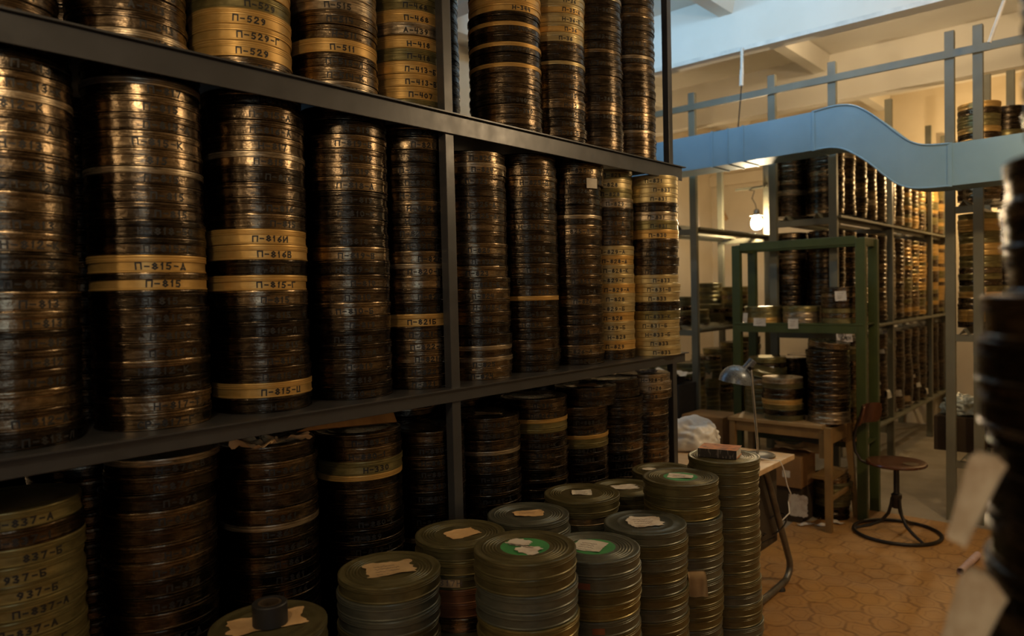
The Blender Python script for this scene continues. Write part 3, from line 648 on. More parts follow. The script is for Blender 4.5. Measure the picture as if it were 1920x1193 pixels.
# second white scrap and brown lettering on the torn green disc
_f4 = [CANS[k] for k in CANS if k[0] == 'F4']
if _f4:
    top = CANS[('F4', 23)]; lid = [c for c in top.children if c.name.startswith('lid')][0]; zt = max(v.co.z for v in lid.data.vertices) - .0008
    mb = MB(); vs, fs = sheet(.058, .044, 41, .3, curl=.001, rnd_c=.2); m = Matrix.Translation((-.030, .012, zt)) @ Matrix.Rotation(CA - .5, 4, 'Z'); mb.add([m @ v for v in vs], fs, 0)
    m = Matrix.Translation((0, 0, zt + .0012)) @ Matrix.Rotation(CA - .42, 4, 'Z') @ Matrix.Translation((.0, -.003, 0)); scribble(mb, m, 2, .085, .008, .007, 1, 5, t=.0012)
    mb.build('paper_label', [PAPER['torn'], PENCIL], lid)['label'] = 'torn white remains of a printed label'
def side_label(stk, i, theta, w, h, paper, text=None):
    c = CANS.get((stk, i))
    if not c: return
    R_ = .1255; mb = MB(); N = 10; vs = []
    for dr in (0, .0006):
        for v in (0, 1):
            for k in range(N + 1):
                a = theta + (k / N - .5) * w / R_; vs.append(((R_ + dr) * cos(a), (R_ + dr) * sin(a), .008 + v * h))
    K = N + 1; fs = []
    for k in range(N):
        fs += [(2 * K + k, 2 * K + k + 1, 3 * K + k + 1, 3 * K + k), (k, K + k, K + k + 1, k + 1), (K + k, 3 * K + k, 3 * K + k + 1, K + k + 1), (k, k + 1, 2 * K + k + 1, 2 * K + k)]
    fs += [(0, 2 * K, 3 * K, K), (N, K + N, 3 * K + N, 2 * K + N)]
    mb.add(vs, fs, 0, True)
    if text: write_round(mb, text, R_ + .0006, theta - w / R_ * .45, .012, .014, 1, random.Random(3), t=.0010)
    mb.build('side_label', [PAPER[paper], PENCIL], c)['label'] = f'{"tan" if paper == "tan" else "reddish brown"} paper strip on the side'
side_label('F3', 20, math.atan2(-1.4, 1.46) - .30, .075, .020, 'tan', 'М317Н')
side_label('F12', 20, math.atan2(-1.583, 1.139) - .22, .032, .016, 'brick'); side_label('F12', 17, math.atan2(-1.583, 1.139) + .1, .032, .016, 'brick')

# white tape on a can of the middle shelf
c = CANS.get(('M7', 18)) or CANS.get(('M7', 17))
mb = MB(); R_ = R + .0012; vs = []
th0 = math.atan2(-2.36, 1.765) + .62
for dr in (0, .0008):
    for z in (-.014, .024):
        for k in range(5): a = th0 + (k / 4 - .5) * .05 / R_; vs.append(((R_ + dr) * cos(a) , (R_ + dr) * sin(a), z))
fs = []
for k in range(4): fs += [(10 + k, 11 + k, 16 + k, 15 + k), (k, 5 + k, 6 + k, k + 1), (5 + k, 15 + k, 16 + k, 6 + k), (k, k + 1, 11 + k, 10 + k)]
mb.add(vs, fs + [(0, 10, 15, 5), (4, 9, 19, 14)], 0)
o = mb.build('paper_tag', PAPER['white'], None, (-1.758, 2.367, 1.2502 + 18 * .0386)); tag(o, 'small white paper tag stuck on a middle shelf stack near its top', 'paper tag')

# black roll of tape on the nearest floor stack
t = thing('tape_roll', (-1.462, .822, .8192), 'black roll of tape standing on a kraft label atop a floor stack', 'tape roll')
mb = MB(); mb.lathe([(.026, .0006), (.036, .0006), (.0375, .002), (.0375, .046), (.036, .048), (.026, .048), (.0255, .046), (.0255, .002), (.026, .0006)], 40); mb.build('tape', RUBBER, t)
mb = MB(); mb.lathe([(.020, .001), (.0252, .001), (.0252, .047), (.020, .047), (.020, .001)], 32); mb.build('core', CARDDK, t)

# book on the tallest floor stack
bk = thing('book', (-1.183, 2.442, .9337), 'thick orange paperback with dark spine lying on a floor stack', 'book', rz=CA + rad(-28))
bw, bd, bh = .135, .098, .030
mb = MB(); mb.bevbox(-bw / 2 + .002, bw / 2 - .003, -bd / 2 + .003, bd / 2 - .003, .0012, bh - .0012, .001); mb.build('pages', PAPER['white'], bk)
mb = MB(); mb.box(-bw / 2, bw / 2, -bd / 2, bd / 2, bh - .0012, bh); mb.box(-bw / 2, bw / 2, -bd / 2, bd / 2, 0, .0012); mb.build('cover', bookmat(), bk)['label'] = 'orange patterned cover'
mb = MB(); mb.box(-bw / 2, bw / 2, -bd / 2 - .0012, -bd / 2, 0, bh); mb.build('spine', spinemat(), bk)['label'] = 'dark spine with worn lettering'

# kraft tag drooping out of the stack with the cream label
def droop(name, loc, rz, w, l, seed, mat, label, cat='paper tag', group=None, fold=.55, taper=.25, lift=0.012, curl=.012, ramp=2.2, lean=0.0):
    """a tag pinched between two cans: comes out level, then hangs and curls"""
    N, K = 10, 8; vs = []; r = random.Random(seed); tw = r.uniform(-.3, .3)
    for th in (0, .0006):
        for j in range(N + 1):
            s = j / N
            a = min(1.0, s * ramp) * rad(82) * fold / .55
            if j == 0: x, z = 0.0, 0.0; prev = (0.0, 0.0)
            else: prev = (prev[0] + cos(a) * l / N, prev[1] - sin(a) * l / N)
            x, z = prev
            for i in range(K + 1):
                u = i / K - .5; ww = w * (1 - taper * s)
                vs.append(Vector((x + th + curl * s * abs(u) * 2 * u * 2 + tw * s * u * w, u * ww + lean * s * l, z + curl * .3 * s * u)))
        prev = (0.0, 0.0)
    M_ = K + 1; T = (N + 1) * M_; fs = []
    for j in range(N):
        for i in range(K):
            a = j * M_ + i; fs += [(T + a, T + a + 1, T + a + M_ + 1, T + a + M_), (a, a + M_, a + M_ + 1, a + 1)]
    for j in range(N):
        a, b = j * M_, (j + 1) * M_; fs.append((a, b, T + b, T + a)); a += K; b += K; fs.append((b, a, T + a, T + b))
    for i in range(K): fs.append((i + 1, i, T + i, T + i + 1)); a = N * M_ + i; fs.append((a, a + 1, T + a + 1, T + a))
    mb = MB(); m = Matrix.Rotation(rz, 4, 'Z'); mb.add([m @ v for v in vs], fs, 0, True)
    o = mb.build(name, mat, None, loc, sharp=0); return tag(o, label, cat, group)
droop('paper_tag', (-1.193 + .122 * cos(-.80), 2.19 + .122 * sin(-.80), .633), -.80, .058, .085, 1, PAPER['tan'], 'kraft paper tag hanging from the stack beside the tallest floor stack', taper=.1, curl=.02)
# two pale tags on the near blurred stack
for k, (z, a, w, l, ln, lab) in enumerate(((1.380, rad(205), .040, .085, -.18, 'pale paper tag, upper of two on the blurred near stack'), (1.274, rad(205), .052, .12, -.18, 'wide pale paper tag, lower of two on the blurred near stack'))):
    droop('paper_tag', (.004 + .121 * cos(a), .80 + .121 * sin(a), z), a + rad(30), w, l, 5 + k, PAPER['torn'], lab, taper=-.05, fold=.50, curl=.01, ramp=4.5, lean=ln)

# crumpled kraft papers and the wooden stake on the bottom shelf stacks
def crumple(name, w, d, hgt, seed, loc, rz, mat, label, cat):
    r = random.Random(seed); N = 16; vs = []
    for th in (0, .0007):
        for j in range(N + 1):
            for i in range(N + 1):
                u, v = i / N - .5, j / N - .5
                n1 = noise.noise(Vector((u * 3 + seed, v * 3, seed * 1.7))); n2 = noise.noise(Vector((u * 7, v * 7 + seed, 4.1)))
                vs.append(Vector((u * w * (1 + .2 * n2), v * d * (1 + .25 * n1), hgt * max(0, .45 + n1 * .9 + .35 * n2) * (.4 + 1.2 * max(abs(u), abs(v))) + th)))
    M_ = N + 1; T = M_ * M_; fs = []
    for j in range(N):
        for i in range(N):
            a = j * M_ + i; fs += [(T + a, T + a + 1, T + a + M_ + 1, T + a + M_), (a, a + M_, a + M_ + 1, a + 1)]
    for i in range(N):
        fs += [(i, i + 1, T + i + 1, T + i), (i * M_ + M_, i * M_, T + i * M_, T + i * M_ + M_)]
        a = N * M_ + i; fs.append((a + 1, a, T + a, T + a + 1)); a = i * M_ + N; fs.append((a, a + M_, T + a + M_, T + a))
    mb = MB(); m = Matrix.Rotation(rz, 4, 'Z'); mb.add([m @ v for v in vs], fs, 0, True)
    return tag(mb.build(name, mat, None, loc, sharp=50), label, cat)
crumple('kraft_paper', .10, .07, .030, 3, (-1.672, .915, 1.1655), CA, PAPER['kraft'], 'crumpled brown paper on the third stack of the bottom shelf', 'paper')
crumple('kraft_paper', .12, .06, .026, 8, (-1.69, 1.01, 1.1655), CA + .5, PAPER['kraft'], 'flatter brown paper beside the wooden stake tip', 'paper')
mb = MB()
mb.prism([(0, .039), (.10, .030), (.376, 0), (.376, .029), (.25, .041), (.13, .048), (.05, .046)], -.0045, .0045)
o = mb.build('wooden_stake', STAKE)
ex = Vector((-1.715 + 1.64, 1.395 - 1.027, 0)).normalized(); ez = Vector((-ex.y, ex.x, 0)); ey = (Vector((0, 0, 1)) * .92 + ez * .38).normalized(); en = ex.cross(ey)
o.matrix_world = Matrix((ex, ey, en)).transposed().to_4x4(); o.location = (-1.640, 1.027, 1.1545)
tag(o, 'pointed orange wooden stake lying across two bottom shelf stacks', 'stake')
# rolled paper on the linoleum
mb = MB(); ax_ = [Vector((-.776, 4.36, .0235)), Vector((-.752, 4.69, .0235))]
mb.tube([ax_[0], ax_[0].lerp(ax_[1], .5), ax_[1]], .019, 20, caps=False); mb.tube([ax_[1], ax_[0].lerp(ax_[1], .5), ax_[0]], .0165, 20, 0, False, False)
for q_, s_ in ((ax_[0], 1), (ax_[1], -1)): mb.tube([q_ - Vector((0, .0005 * s_, 0)), q_ + Vector((0, .001 * s_, 0))], .0172, 20, 0, False, False)
o = mb.build('rolled_paper', PAPER['pink']); tag(o, 'pale pink roll of paper lying on the linoleum at right', 'paper roll')

# ------------------------------------------------------------------ far racks
def vslat(mb, x, y0, y1, z, w=.055, h=.038, t=.004):
    """inverted V angle iron running along y"""
    for s in (-1, 1):
        vs = [(x, y0, z + h), (x + s * w / 2, y0, z), (x + s * (w / 2 - t * 1.4), y0, z), (x, y0, z + h - t * 1.5)]
        vs += [(a, y1, c) for a, b, c in vs]
        f = [(0, 1, 2, 3), (7, 6, 5, 4), (0, 4, 5, 1), (1, 5, 6, 2), (2, 6, 7, 3), (3, 7, 4, 0)]
        mb.add(vs, f if s < 0 else [q[::-1] for q in f])
def far_rack(name, label, xs, ys, top, levels, slatx, beams=True, w=.055):
    root = thing(name, ((xs[0] + xs[-1]) / 2, ys[0], 0), label, 'rack')
    for y in ys:
        for x in xs:
            mb = MB(); mb.bevbox(x - w / 2, x + w / 2, y - .02, y + .02, 0, top, .003); part(mb, 'post', RACKGREY, root)
    for z in levels:
        for y in ys:
            mb = MB(); mb.bevbox(xs[0] + w / 2, xs[-1] - w / 2, y - .015, y + .015, z - .045, z, .002); part(mb, 'rung', RACKGREY, root)
        for x in slatx:
            mb = MB(); vslat(mb, x, ys[0] - .03, ys[-1] + .03, z + .0004); part(mb, 'slat', RACKGREY, root)
        if beams:
            for x, s in ((xs[0], 1), (xs[-1], -1)):
                mb = MB(); mb.bevbox(x - w / 2 - .004 if s < 0 else x + w / 2, x - w / 2 if s < 0 else x + w / 2 + .004, ys[0] + .02, ys[-1] - .02, z - .028, z + .016, .001); part(mb, 'side_beam', RACKGREY, root)
                if s < 0:
                    mb = MB(); mb.bevbox(x - w / 2, x + .045, ys[0] + .021, ys[-1] - .021, z - .004, z + .012, .001); part(mb, 'shelf_lip', RACKGREY, root)
    return root
LV = (.39, 1.205, 2.02)
far_rack('shelving_rack', 'grey-green rack with an empty upper shelf before the lit wall', (-3.27, -2.80), (5.38, 6.84), 3.10, LV, (-3.15, -2.92))
far_rack('shelving_rack', 'long grey-green rack of film can stacks behind the green rack', (-2.153, -1.724), (5.38, 6.80, 8.22, 8.91), 3.10, LV, (-2.05, -1.83))
far_rack('shelving_rack', 'grey ladder-ended rack with two close posts right of the stool', (-1.006, -.852), (5.38, 6.70), 3.13, LV, (-.93,), beams=False)
mb = MB(); mb.bevbox(-4.3, 2.5, 5.340, 5.3595, 2.955, 3.005, .002); o = mb.build('tie_rail', RACKGREY); tag(o, 'long grey rail tying the rack tops together under the ceiling', 'rail')

def farstack(x, y, z0, n, w, seed, r=.128, h=.0385, jit=.006, special=None):
    rnd = random.Random(str(seed)); ks = pick(rnd, n, w); ox = oy = 0
    for i, kd in enumerate(ks):
        if special and i in special: kd = special[i]
        ox = ox * .8 + rnd.uniform(-jit, jit); oy = oy * .8 + rnd.uniform(-jit, jit)
        low_can(rest, x + ox, y + oy, z0 + i * h, r + rnd.uniform(-.002, .0), h, CI[kd], CI[kd], 28)
FW = dict(dark=4, brown=4, bronze=2, pale=.6); GW = dict(gold=3, olivegold=3, bronze=2, brown=1)
zs = [z + .039 for z in LV]
for k in range(13):
    y = min(5.555 + k * .272, 8.815)
    far = k >= 7
    for li, (z, n) in enumerate(zip(zs, (18, 18, 17))):
        farstack(-1.835, y, z, n, GW if far and li > 0 else (FW if li else dict(dark=6, brown=3)), (k, li), jit=.004)  # lowest level's shade is put into darker can colours
for li, z in enumerate(zs):
    farstack(-2.098, 5.545, z, (15, 18, 17)[li], FW, ('e', li), r=.128, special={15: 'gold'}, jit=.003); farstack(-2.098, 5.82, z, (15, 16, 17)[li], FW, ('e2', li), jit=.003)
for k in range(4):
    for li, z in enumerate(zs): farstack(-.875 + (.10 if k else 0), 5.555 + k * .272, z, (9, 19, 16)[li] if k else (0, 19, 16)[li], GW if k == 0 else dict(brown=3, dark=3, olivegold=1), ('r', k, li), r=.122, jit=.004)
# the nearly empty rack: short stacks on its shelves
OG = dict(olivegold=4, olive=3, bronze=1, brown=1)
for x, y, li, n in ((-3.02, 5.52, 1, 6), (-3.02, 5.80, 1, 3), (-3.03, 6.10, 1, 4), (-2.92, 6.36, 1, 7), (-3.20, 6.40, 1, 9), (-3.05, 6.66, 1, 8), (-2.93, 5.53, 0, 13), (-2.93, 5.80, 0, 14), (-2.96, 6.08, 0, 15), (-3.2, 5.54, 0, 14), (-2.93, 6.36, 0, 16), (-2.94, 6.64, 0, 17)):
    farstack(x, y, zs[li], n, OG, (x, y), jit=.009)

# ------------------------------------------------------------------ green rack
gr = thing('shelving_rack', (-1.88, 5.16, 0), 'low green-painted rack with paper notes on its shelf', 'rack')
for x in (-2.285, -1.445):
    for y in (5.03, 5.30):
        mb = MB(); mb.bevbox(x - .03, x + .03, y - .022, y + .022, 0, 1.84, .003); part(mb, 'post', GREEN, gr)
    mb = MB(); mb.bevbox(x - .02, x + .02, 5.052, 5.278, 1.79, 1.845, .003); part(mb, 'side_rail', GREEN, gr)
for y in (5.03, 5.30):
    mb = MB(); mb.bevbox(-2.255, -1.475, y - .02, y + .02, 1.80, 1.855, .003); part(mb, 'top_rail', GREEN, gr)
for z in (1.285, .50):
    mb = MB(); mb.bevbox(-2.30, -1.43, 5.105 if z < 1 else 5.005, 5.275, z - .012, z, .002); 
    part(mb, 'shelf', GREEN, gr)
    mb = MB(); mb.bevbox(-2.255, -1.475, 5.008, 5.022, z - .065, z - .0125, .002) if z > 1 else mb.bevbox(-2.255, -1.475, 5.108, 5.122, z - .05, z - .0125, .002); part(mb, 'apron', GREEN, gr)
SW = dict(olivegold=3, bronze=2, brown=1, olive=2)
farstack(-2.135, 5.135, 1.2852, 3, dict(olivegold=3, gold=1), 'g1', jit=.004); farstack(-1.865, 5.135, 1.2852, 3, dict(olivegold=3, pale=1), 'g2', jit=.004)
farstack(-1.600, 5.140, 1.2852, 7, dict(bronze=3, brown=3, olivegold=1), 'g3', jit=.004, h=.0345)
farstack(-1.60, 5.15, .5002, 16, SW, 'g5', jit=.006); farstack(-2.12, 5.15, .5002, 14, SW, 'g6', jit=.006)
def note(x, y, z, w, h, seed, label, paper='white', text=None, roll=0, rz=0.0, name='paper_note', group='paper notes on the racks'):
    vs, fs = sheet(w, h, seed, .05, curl=.0025)
    m = Matrix.Rotation(rz, 4, 'Z') @ Matrix.Rotation(roll, 4, 'Y') @ Matrix.Rotation(rad(90), 4, 'X')
    mb = MB(); mb.add([m @ v for v in vs], fs, 0)
    if text:
        for i, s in enumerate(text): write_flat(mb, s, m @ Matrix.Translation((-w * .36 + .008 * i, h * (.08 - .34 * i), .0012)), .010, .022, .004, .0016, 1, random.Random(i + seed), .0005)
    elif text is None and w > .04: scribble(mb, m @ Matrix.Translation((0, 0, .0008)), 3, w * .6, h * .4, h * .2, 1, seed, t=.0007)
    return tag(mb.build(name, [PAPER[paper], INK if text else PENCIL], None, (x, y, z)), label, 'paper note', group)
note(-2.215, 5.0015, 1.323, .034, .068, 3, 'narrow white slip at the left end of the green shelf', roll=.08)
note(-2.110, 5.0035, 1.293, .088, .056, 4, 'wide white note on the edge of the green shelf', roll=.02)
note(-1.875, 5.0035, 1.283, .070, .068, 5, 'square white note at the middle of the green shelf')
note(-1.565, 5.009, 1.468, .072, .064, 6, 'square white note on the eight-can stack of the green rack', roll=-.05)
note(-1.545, 5.012, 1.195, .098, .064, 7, 'cream card with handwriting hanging below the green shelf', 'torn', ('ОЛЕГ', 'ОБМЕН'), roll=-.10)

# ------------------------------------------------------------------ wooden table with cans
tb = thing('wooden_table', (-1.86, 4.9, 0), 'small yellow-brown wooden table carrying film can stacks', 'table')
mb = MB(); mb.bevbox(-2.20, -1.575, 4.66, 5.00, .640, .664, .004); part(mb, 'tabletop', TABLEW, tb)['label'] = 'pale worn tabletop'
def leg(p, q, w0=.019, w1=.015):
    mb = MB(); P_, Q_ = Vector(p), Vector(q)
    vs = [P_ + Vector((sx * w0, sy * w0, 0)) for sx, sy in ((-1, -1), (1, -1), (1, 1), (-1, 1))] + [Q_ + Vector((sx * w1, sy * w1, 0)) for sx, sy in ((-1, -1), (1, -1), (1, 1), (-1, 1))]
    mb.add(vs, [(0, 1, 2, 3), (7, 6, 5, 4), (0, 4, 5, 1), (1, 5, 6, 2), (2, 6, 7, 3), (3, 7, 4, 0)]); return part(mb, 'leg', WOOD, tb)
leg((-1.535, 4.655, .655), (-1.532, 4.645, 0.0045), .021, .018); leg((-1.535, 5.02, .655), (-1.50, 5.07, 0.0045)); leg((-2.17, 4.685, .640), (-2.175, 4.68, 0)); leg((-2.17, 4.98, .640), (-2.18, 4.985, 0))
mb = MB(); mb.bevbox(-2.15, -1.60, 4.676, 4.694, .575, .6395, .002); part(mb, 'apron', WOOD, tb)
mb = MB(); mb.bevbox(-1.552, -1.530, 4.677, 5.00, .545, .640, .003); part(mb, 'side_apron', WOOD, tb)
mb = MB(); mb.bevbox(-1.528, -1.512, 4.66, 5.06, .200, .228, .003); part(mb, 'stretcher', WOOD, tb)
mb = MB(); mb.bevbox(-1.600, -1.553, 4.672, 4.70, .455, .639, .003); part(mb, 'bracket', WOOD, tb)
farstack(-1.868, 4.80, .6645, 8, dict(olive=2, brown=2, dark=1), 't1', r=.130, special={3: 'gold', 7: 'pale', 2: 'olivegold'}, h=.0345, jit=.006)
farstack(-1.592, 4.845, .6645, 12, dict(dark=4, brown=2), 't2', r=.128, special={0: 'pale', 1: 'pale'}, jit=.005)
farstack(-2.085, 4.99, .6645, 6, dict(dark=2, olive=2, olivegold=1), 't3', r=.120, special={5: 'pale', 4: 'olivegold'}, h=.04, jit=.006)
# one can lies tilted on the left pile, two tilted on the tall pile
def tilted(loc, rx, ry, kd, label, r=.126):
    mb = MB(); mb.lathe(prof_body(r, .0385), 40); o = mb.build('film_can', CM[kd], None, loc); o.rotation_euler = (rx, ry, 0)
    l = bpy.data.objects.new('lid', lid_mesh(r, .0385, 1, kd)); col.objects.link(l); l.parent = o
    return tag(o, label, 'film can', 'tilted film cans on the wooden table')
tilted((-2.085, 4.985, .937), rad(6), rad(13), 'olivegold', 'olive-gold film can lying tilted on the pile behind the desk lamp')
tilted((-1.592, 4.845, 1.1430), rad(0), rad(7), 'bronze', 'bronze film can lying tilted on the tallest table stack')

# things under the table
def carton(name, x0, x1, y0, y1, z1, z0, mat, label, rz=0, sticker=None):
    cx, cy = (x0 + x1) / 2, (y0 + y1) / 2; w, d = (x1 - x0) / 2, (y1 - y0) / 2
    t = thing(name, (cx, cy, z0), label, 'box', rz=rz)
    mb = MB(); mb.bevbox(-w, w, -d, d, 0, z1 - z0, .003); mb.build('body', mat, t)
    mb = MB(); mb.box(-w * .96, -.001, -d * .98, d * .98, z1 - z0, z1 - z0 + .003); mb.build('flap', mat, t); mb = MB(); mb.box(.001, w * .96, -d * .98, d * .98, z1 - z0, z1 - z0 + .003); mb.build('flap', mat, t)
    if sticker:
        sx, sz, sw, shh, pp = sticker; vs, fs = sheet(sw, shh, 77, .12, curl=.0006); m = Matrix.Translation((sx, -d - .0008, sz)) @ Matrix.Rotation(rad(90), 4, 'X')
        mb = MB(); mb.add([m @ v for v in vs], fs, 0); mb.build('sticker', PAPER[pp], t)['label'] = 'white sticker on the front'
    return t
carton('cardboard_box', -1.975, -1.725, 4.72, 4.98, .228, .002, CARDDK, 'dark box with a stained white label under the table', sticker=(.10, .115, .12, .14, 'torn'))
carton('cardboard_box', -1.985, -1.725, 4.705, 4.97, .430, .232, CARD, 'brown cardboard box with white sticker under the wooden table', sticker=(.035, .085, .05, .045, 'white'))
carton('cardboard_box', -2.72, -2.39, 4.98, 5.28, .585, .30, CARD, 'tan cardboard box behind the desk left of the wooden table')
carton('cardboard_box', -2.74, -2.38, 4.96, 5.30, .298, .001, CARDDK, 'dark box supporting the tan cardboard box')
farstack(-1.62, 5.0, .095, 5, OG, 'u1', r=.118, jit=.01); farstack(-1.64, 5.0, .0045, 2, dict(dark=1), 'u2', r=.125, h=.045)
mb = MB(); mb.bevbox(-1.69, -1.56, 4.80, 5.12, .300, .312, .002); mb.bevbox(-1.69, -1.56, 4.80, 5.12, .2876, .2995, .002); o = mb.build('board', WOOD); tag(o, 'short yellow board lying on cans under the table', 'board')
mb = MB(); mb.bevbox(-.17, .17, -.02, .02, -.02, .02, .004); o = mb.build('black_bar', RUBBER, None, (-1.73, 4.84, .535)); o.rotation_euler = (0, rad(5), rad(4)); tag(o, 'black bar lying slanted across boxes under the table', 'bar')
crumple('wrapping_paper', .34, .18, .05, 5, (-1.78, 4.90, .436), .1, PAPER['tan'], 'pale brown wrapping paper draped over the box under the table', 'paper')
for i, (x, y, a) in enumerate(((-1.60, 4.75, .4), (-1.70, 4.70, 1.1), (-1.56, 4.86, -.3), (-1.65, 4.93, .9))):
    crumple('paper_scrap', .10, .05, .012, 20 + i, (x, y, .0048), a, PAPER['torn'], ('long pale paper scrap on the floor behind the front table leg', 'pale paper scrap on the floor beside the dark box', 'small paper scrap on the floor right of the table leg', 'paper scrap on the floor beside the low cans')[i], 'paper scrap')

# ------------------------------------------------------------------ desk and what stands on it
dk = thing('desk', (-1.9, 3.4, 0), 'desk with pale veneer top and bent tube legs', 'desk')
mb = MB(); mb.bevbox(-2.55, -1.375, 3.08, 3.67, .665, .690, .003); part(mb, 'desktop', DESKTOP, dk)['label'] = 'pale veneer desktop'
for x in (-1.43, -2.48):
    pts = [(x, 3.40, .664), (x, 3.46, .60), (x, 3.60, .35), (x, 3.705, .16), (x, 3.728, .11), (x, 3.725, .07), (x, 3.69, .040), (x, 3.64, .030), (x, 3.40, .0245), (x, 3.10, .0245), (x, 3.02, .03), (x, 2.99, .0245)]
    sm = []
    P_ = [Vector(p) for p in pts]
    for i in range(len(P_) - 1):
        a, b, c, d = P_[max(i - 1, 0)], P_[i], P_[i + 1], P_[min(i + 2, len(P_) - 1)]
        for s in range(5):
            t = s / 5; sm.append(.5 * ((2 * b) + (c - a) * t + (2 * a - 5 * b + 4 * c - d) * t * t + (3 * b - a - 3 * c + d) * t ** 3))
    sm.append(P_[-1])
    mb = MB(); mb.tube(sm, .0165, 14); o = part(mb, 'leg', STEEL, dk)
    mb = MB(); mb.lathe([(0, .0042), (.026, .0042), (.024, .014), (.017, .022), (0, .022)], 20, (x, 3.60, 0)); 
    f_ = mb.build('rubber_foot', RUBBER, o); f_.location = (0, 0, 0)
mb = MB(); mb.bevbox(-1.95, -1.465, 3.12, 3.66, .235, .6645, .003); part(mb, 'drawer_unit', PANELW, dk)['label'] = 'dark drawer unit under the desktop'

lp = thing('desk_lamp', (-1.498, 3.52, .6902), 'blue enamel desk lamp with steel pole on the desk', 'lamp')
mb = MB(); mb.lathe([(0, 0), (.076, 0), (.079, .003), (.078, .010), (.070, .015), (.03, .018), (0, .0185)], 48, (.0, .0, 0)); b_ = mb.build('base', STEEL, lp)
mb = MB(); mb.tube([(.0, -.012, .018), (.0, -.012, .05), (-.004, -.010, .10), (-.030, -.010, .437)], .0065, 12); mb.build('pole', CHROME, lp)
sh_ = bpy.data.objects.new('_', None); bpy.data.objects.remove(sh_)
mb = MB()
ax = Vector((.50, .44, .745)).normalized()   # axis of the shade, from the mouth up to the socket
q = Vector((0, 0, 1)).rotation_difference(Vector((.14, .12, .98)).normalized()).to_matrix().to_4x4()
m = Matrix.Translation((-.112, -.005, .362)) @ q
prof = [(.0855, 0), (.0875, .002), (.0865, .010)] + [(.0865 * cos(a), .010 + .082 * sin(a)) for a in [rad(d) for d in range(10, 80, 10)]] + [(.012, .0915), (0, .092)]
inner = [(0, .0895)] + [(.0845 * cos(a), .008 + .080 * sin(a)) for a in [rad(d) for d in range(80, 0, -10)]] + [(.0855, 0)]
mb.lathe(prof, 48, mat=m); mb.lathe(inner, 48, mat=m); shd = mb.build('lamp_shade', LAMPBLUE, lp)
q2 = Vector((0, 0, 1)).rotation_difference(ax).to_matrix().to_4x4()
mb = MB(); m2 = Matrix.Translation((-.080, .022, .424)) @ q2
mb.lathe([(0, -.01), (.0215, -.01), (.0215, .058), (.0225, .060), (.0225, .068), (.019, .069), (.019, .050), (0, .050)], 28, mat=m2); mb.build('socket', LAMPBLUE, lp)
mb = MB(); mb.lathe([(0, -.013), (.009, -.013), (.010, 0), (.009, .013), (0, .013)], 16, mat=Matrix.Translation((-.030, -.010, .442)) @ Matrix.Rotation(rad(90), 4, 'X')); mb.tube([(-.030, -.010, .442), (-.052, .004, .440)], .005, 8); mb.build('joint', BLACK, lp)
mb = MB(); mb.bevbox(.002, .044, -.118, -.082, .0, .019, .005); mb.build('switch', BLACK, lp)
mb = MB(); mb.tube([(.040, -.09, .012), (.09, -.075, .008), (.128, -.055, .006), (.140, -.045, -.03), (.144, -.01, -.12), (.146, .03, -.17), (.122, .06, -.22), (.135, .04, -.27), (.115, .0, -.30)], .003, 8); mb.build('cord', PLASTIC, lp)
# black cable looped round the desk leg
mb = MB()
pts = [(-1.470, 3.30, .30), (-1.455, 3.42, .285), (-1.42, 3.52, .30)] + [(-1.425 + .055 * cos(a), 3.53 + .055 * sin(a), .36 + .045 * sin(a * 1.0 + .5)) for a in [rad(d) for d in range(-80, 250, 20)]] + [(-1.45, 3.45, .32)]
mb.tube(pts, .0038, 8); o = mb.build('cable', BLACK); tag(o, 'thin black cable looped round the bent desk leg', 'cable')

def blob(name, loc, sx, sy, sz, seed, mat, label, cat, base=True, amp=.18, sub=5):
    bm = bmesh.new(); bmesh.ops.create_icosphere(bm, subdivisions=sub, radius=1)
    for v in bm.verts:
        d = v.co.normalized(); n = noise.noise(d * 1.6 + Vector((seed, 0, 0))); n2 = noise.noise(d * 4.2 + Vector((0, seed, 0))); n3 = abs(noise.noise(d * 9 + Vector((seed, seed, 0))))
        f = 1 + amp * n + amp * .55 * n2 - amp * .35 * n3
        c = d * f; v.co = Vector((c.x * sx, c.y * sy, max(c.z * sz, -sz * .62) if base else c.z * sz))
    zmin = min(v.co.z for v in bm.verts)
    for v in bm.verts: v.co.z -= zmin
    mb = MB(); mb.bm(bm, 0, None, True); return tag(mb.build(name, mat, None, loc, sharp=0), label, cat)
blob('plastic_bag', (-1.87, 3.50, .6905), .17, .13, .105, 3, PLASTIC, 'crumpled white plastic bag on the desk beside the dark rack end', 'bag')

# ------------------------------------------------------------------ swivel stool
sl = thing('swivel_stool', (-1.205, 4.868, .0042), 'old iron swivel stool with round wooden seat and curved backrest', 'stool')
mb = MB(); mb.tube([(.240 * cos(2 * pi * k / 48), .240 * sin(2 * pi * k / 48), .012) for k in range(48)], .0105, 12, closed=True); mb.build('foot_ring', BLACK, sl)
for k in range(3):
    a = rad(200 + 120 * k); c_, s_ = cos(a), sin(a)
    mb = MB(); mb.tube([(.024 * c_, .024 * s_, .225), (.030 * c_, .030 * s_, .18), (.045 * c_, .045 * s_, .125), (.085 * c_, .085 * s_, .072), (.15 * c_, .15 * s_, .040), (.236 * c_, .236 * s_, .014)], [.010, .010, .010, .010, .010, .009], 10); mb.build('leg', BLACK, sl)
mb = MB(); mb.lathe([(0, .16), (.022, .16), (.026, .17), (.026, .215), (.030, .222), (.030, .245), (.020, .25), (.0165, .26), (.0165, .425), (0, .425)], 24); mb.build('column', BLACK, sl)
mb = MB(); mb.lathe([(0, .424), (.150, .424), (.166, .430), (.170, .438), (.166, .446), (.155, .448), (.08, .444), (0, .442)], 56); s_ = mb.build('seat', SEATW, sl); s_['label'] = 'round red-brown wooden seat'
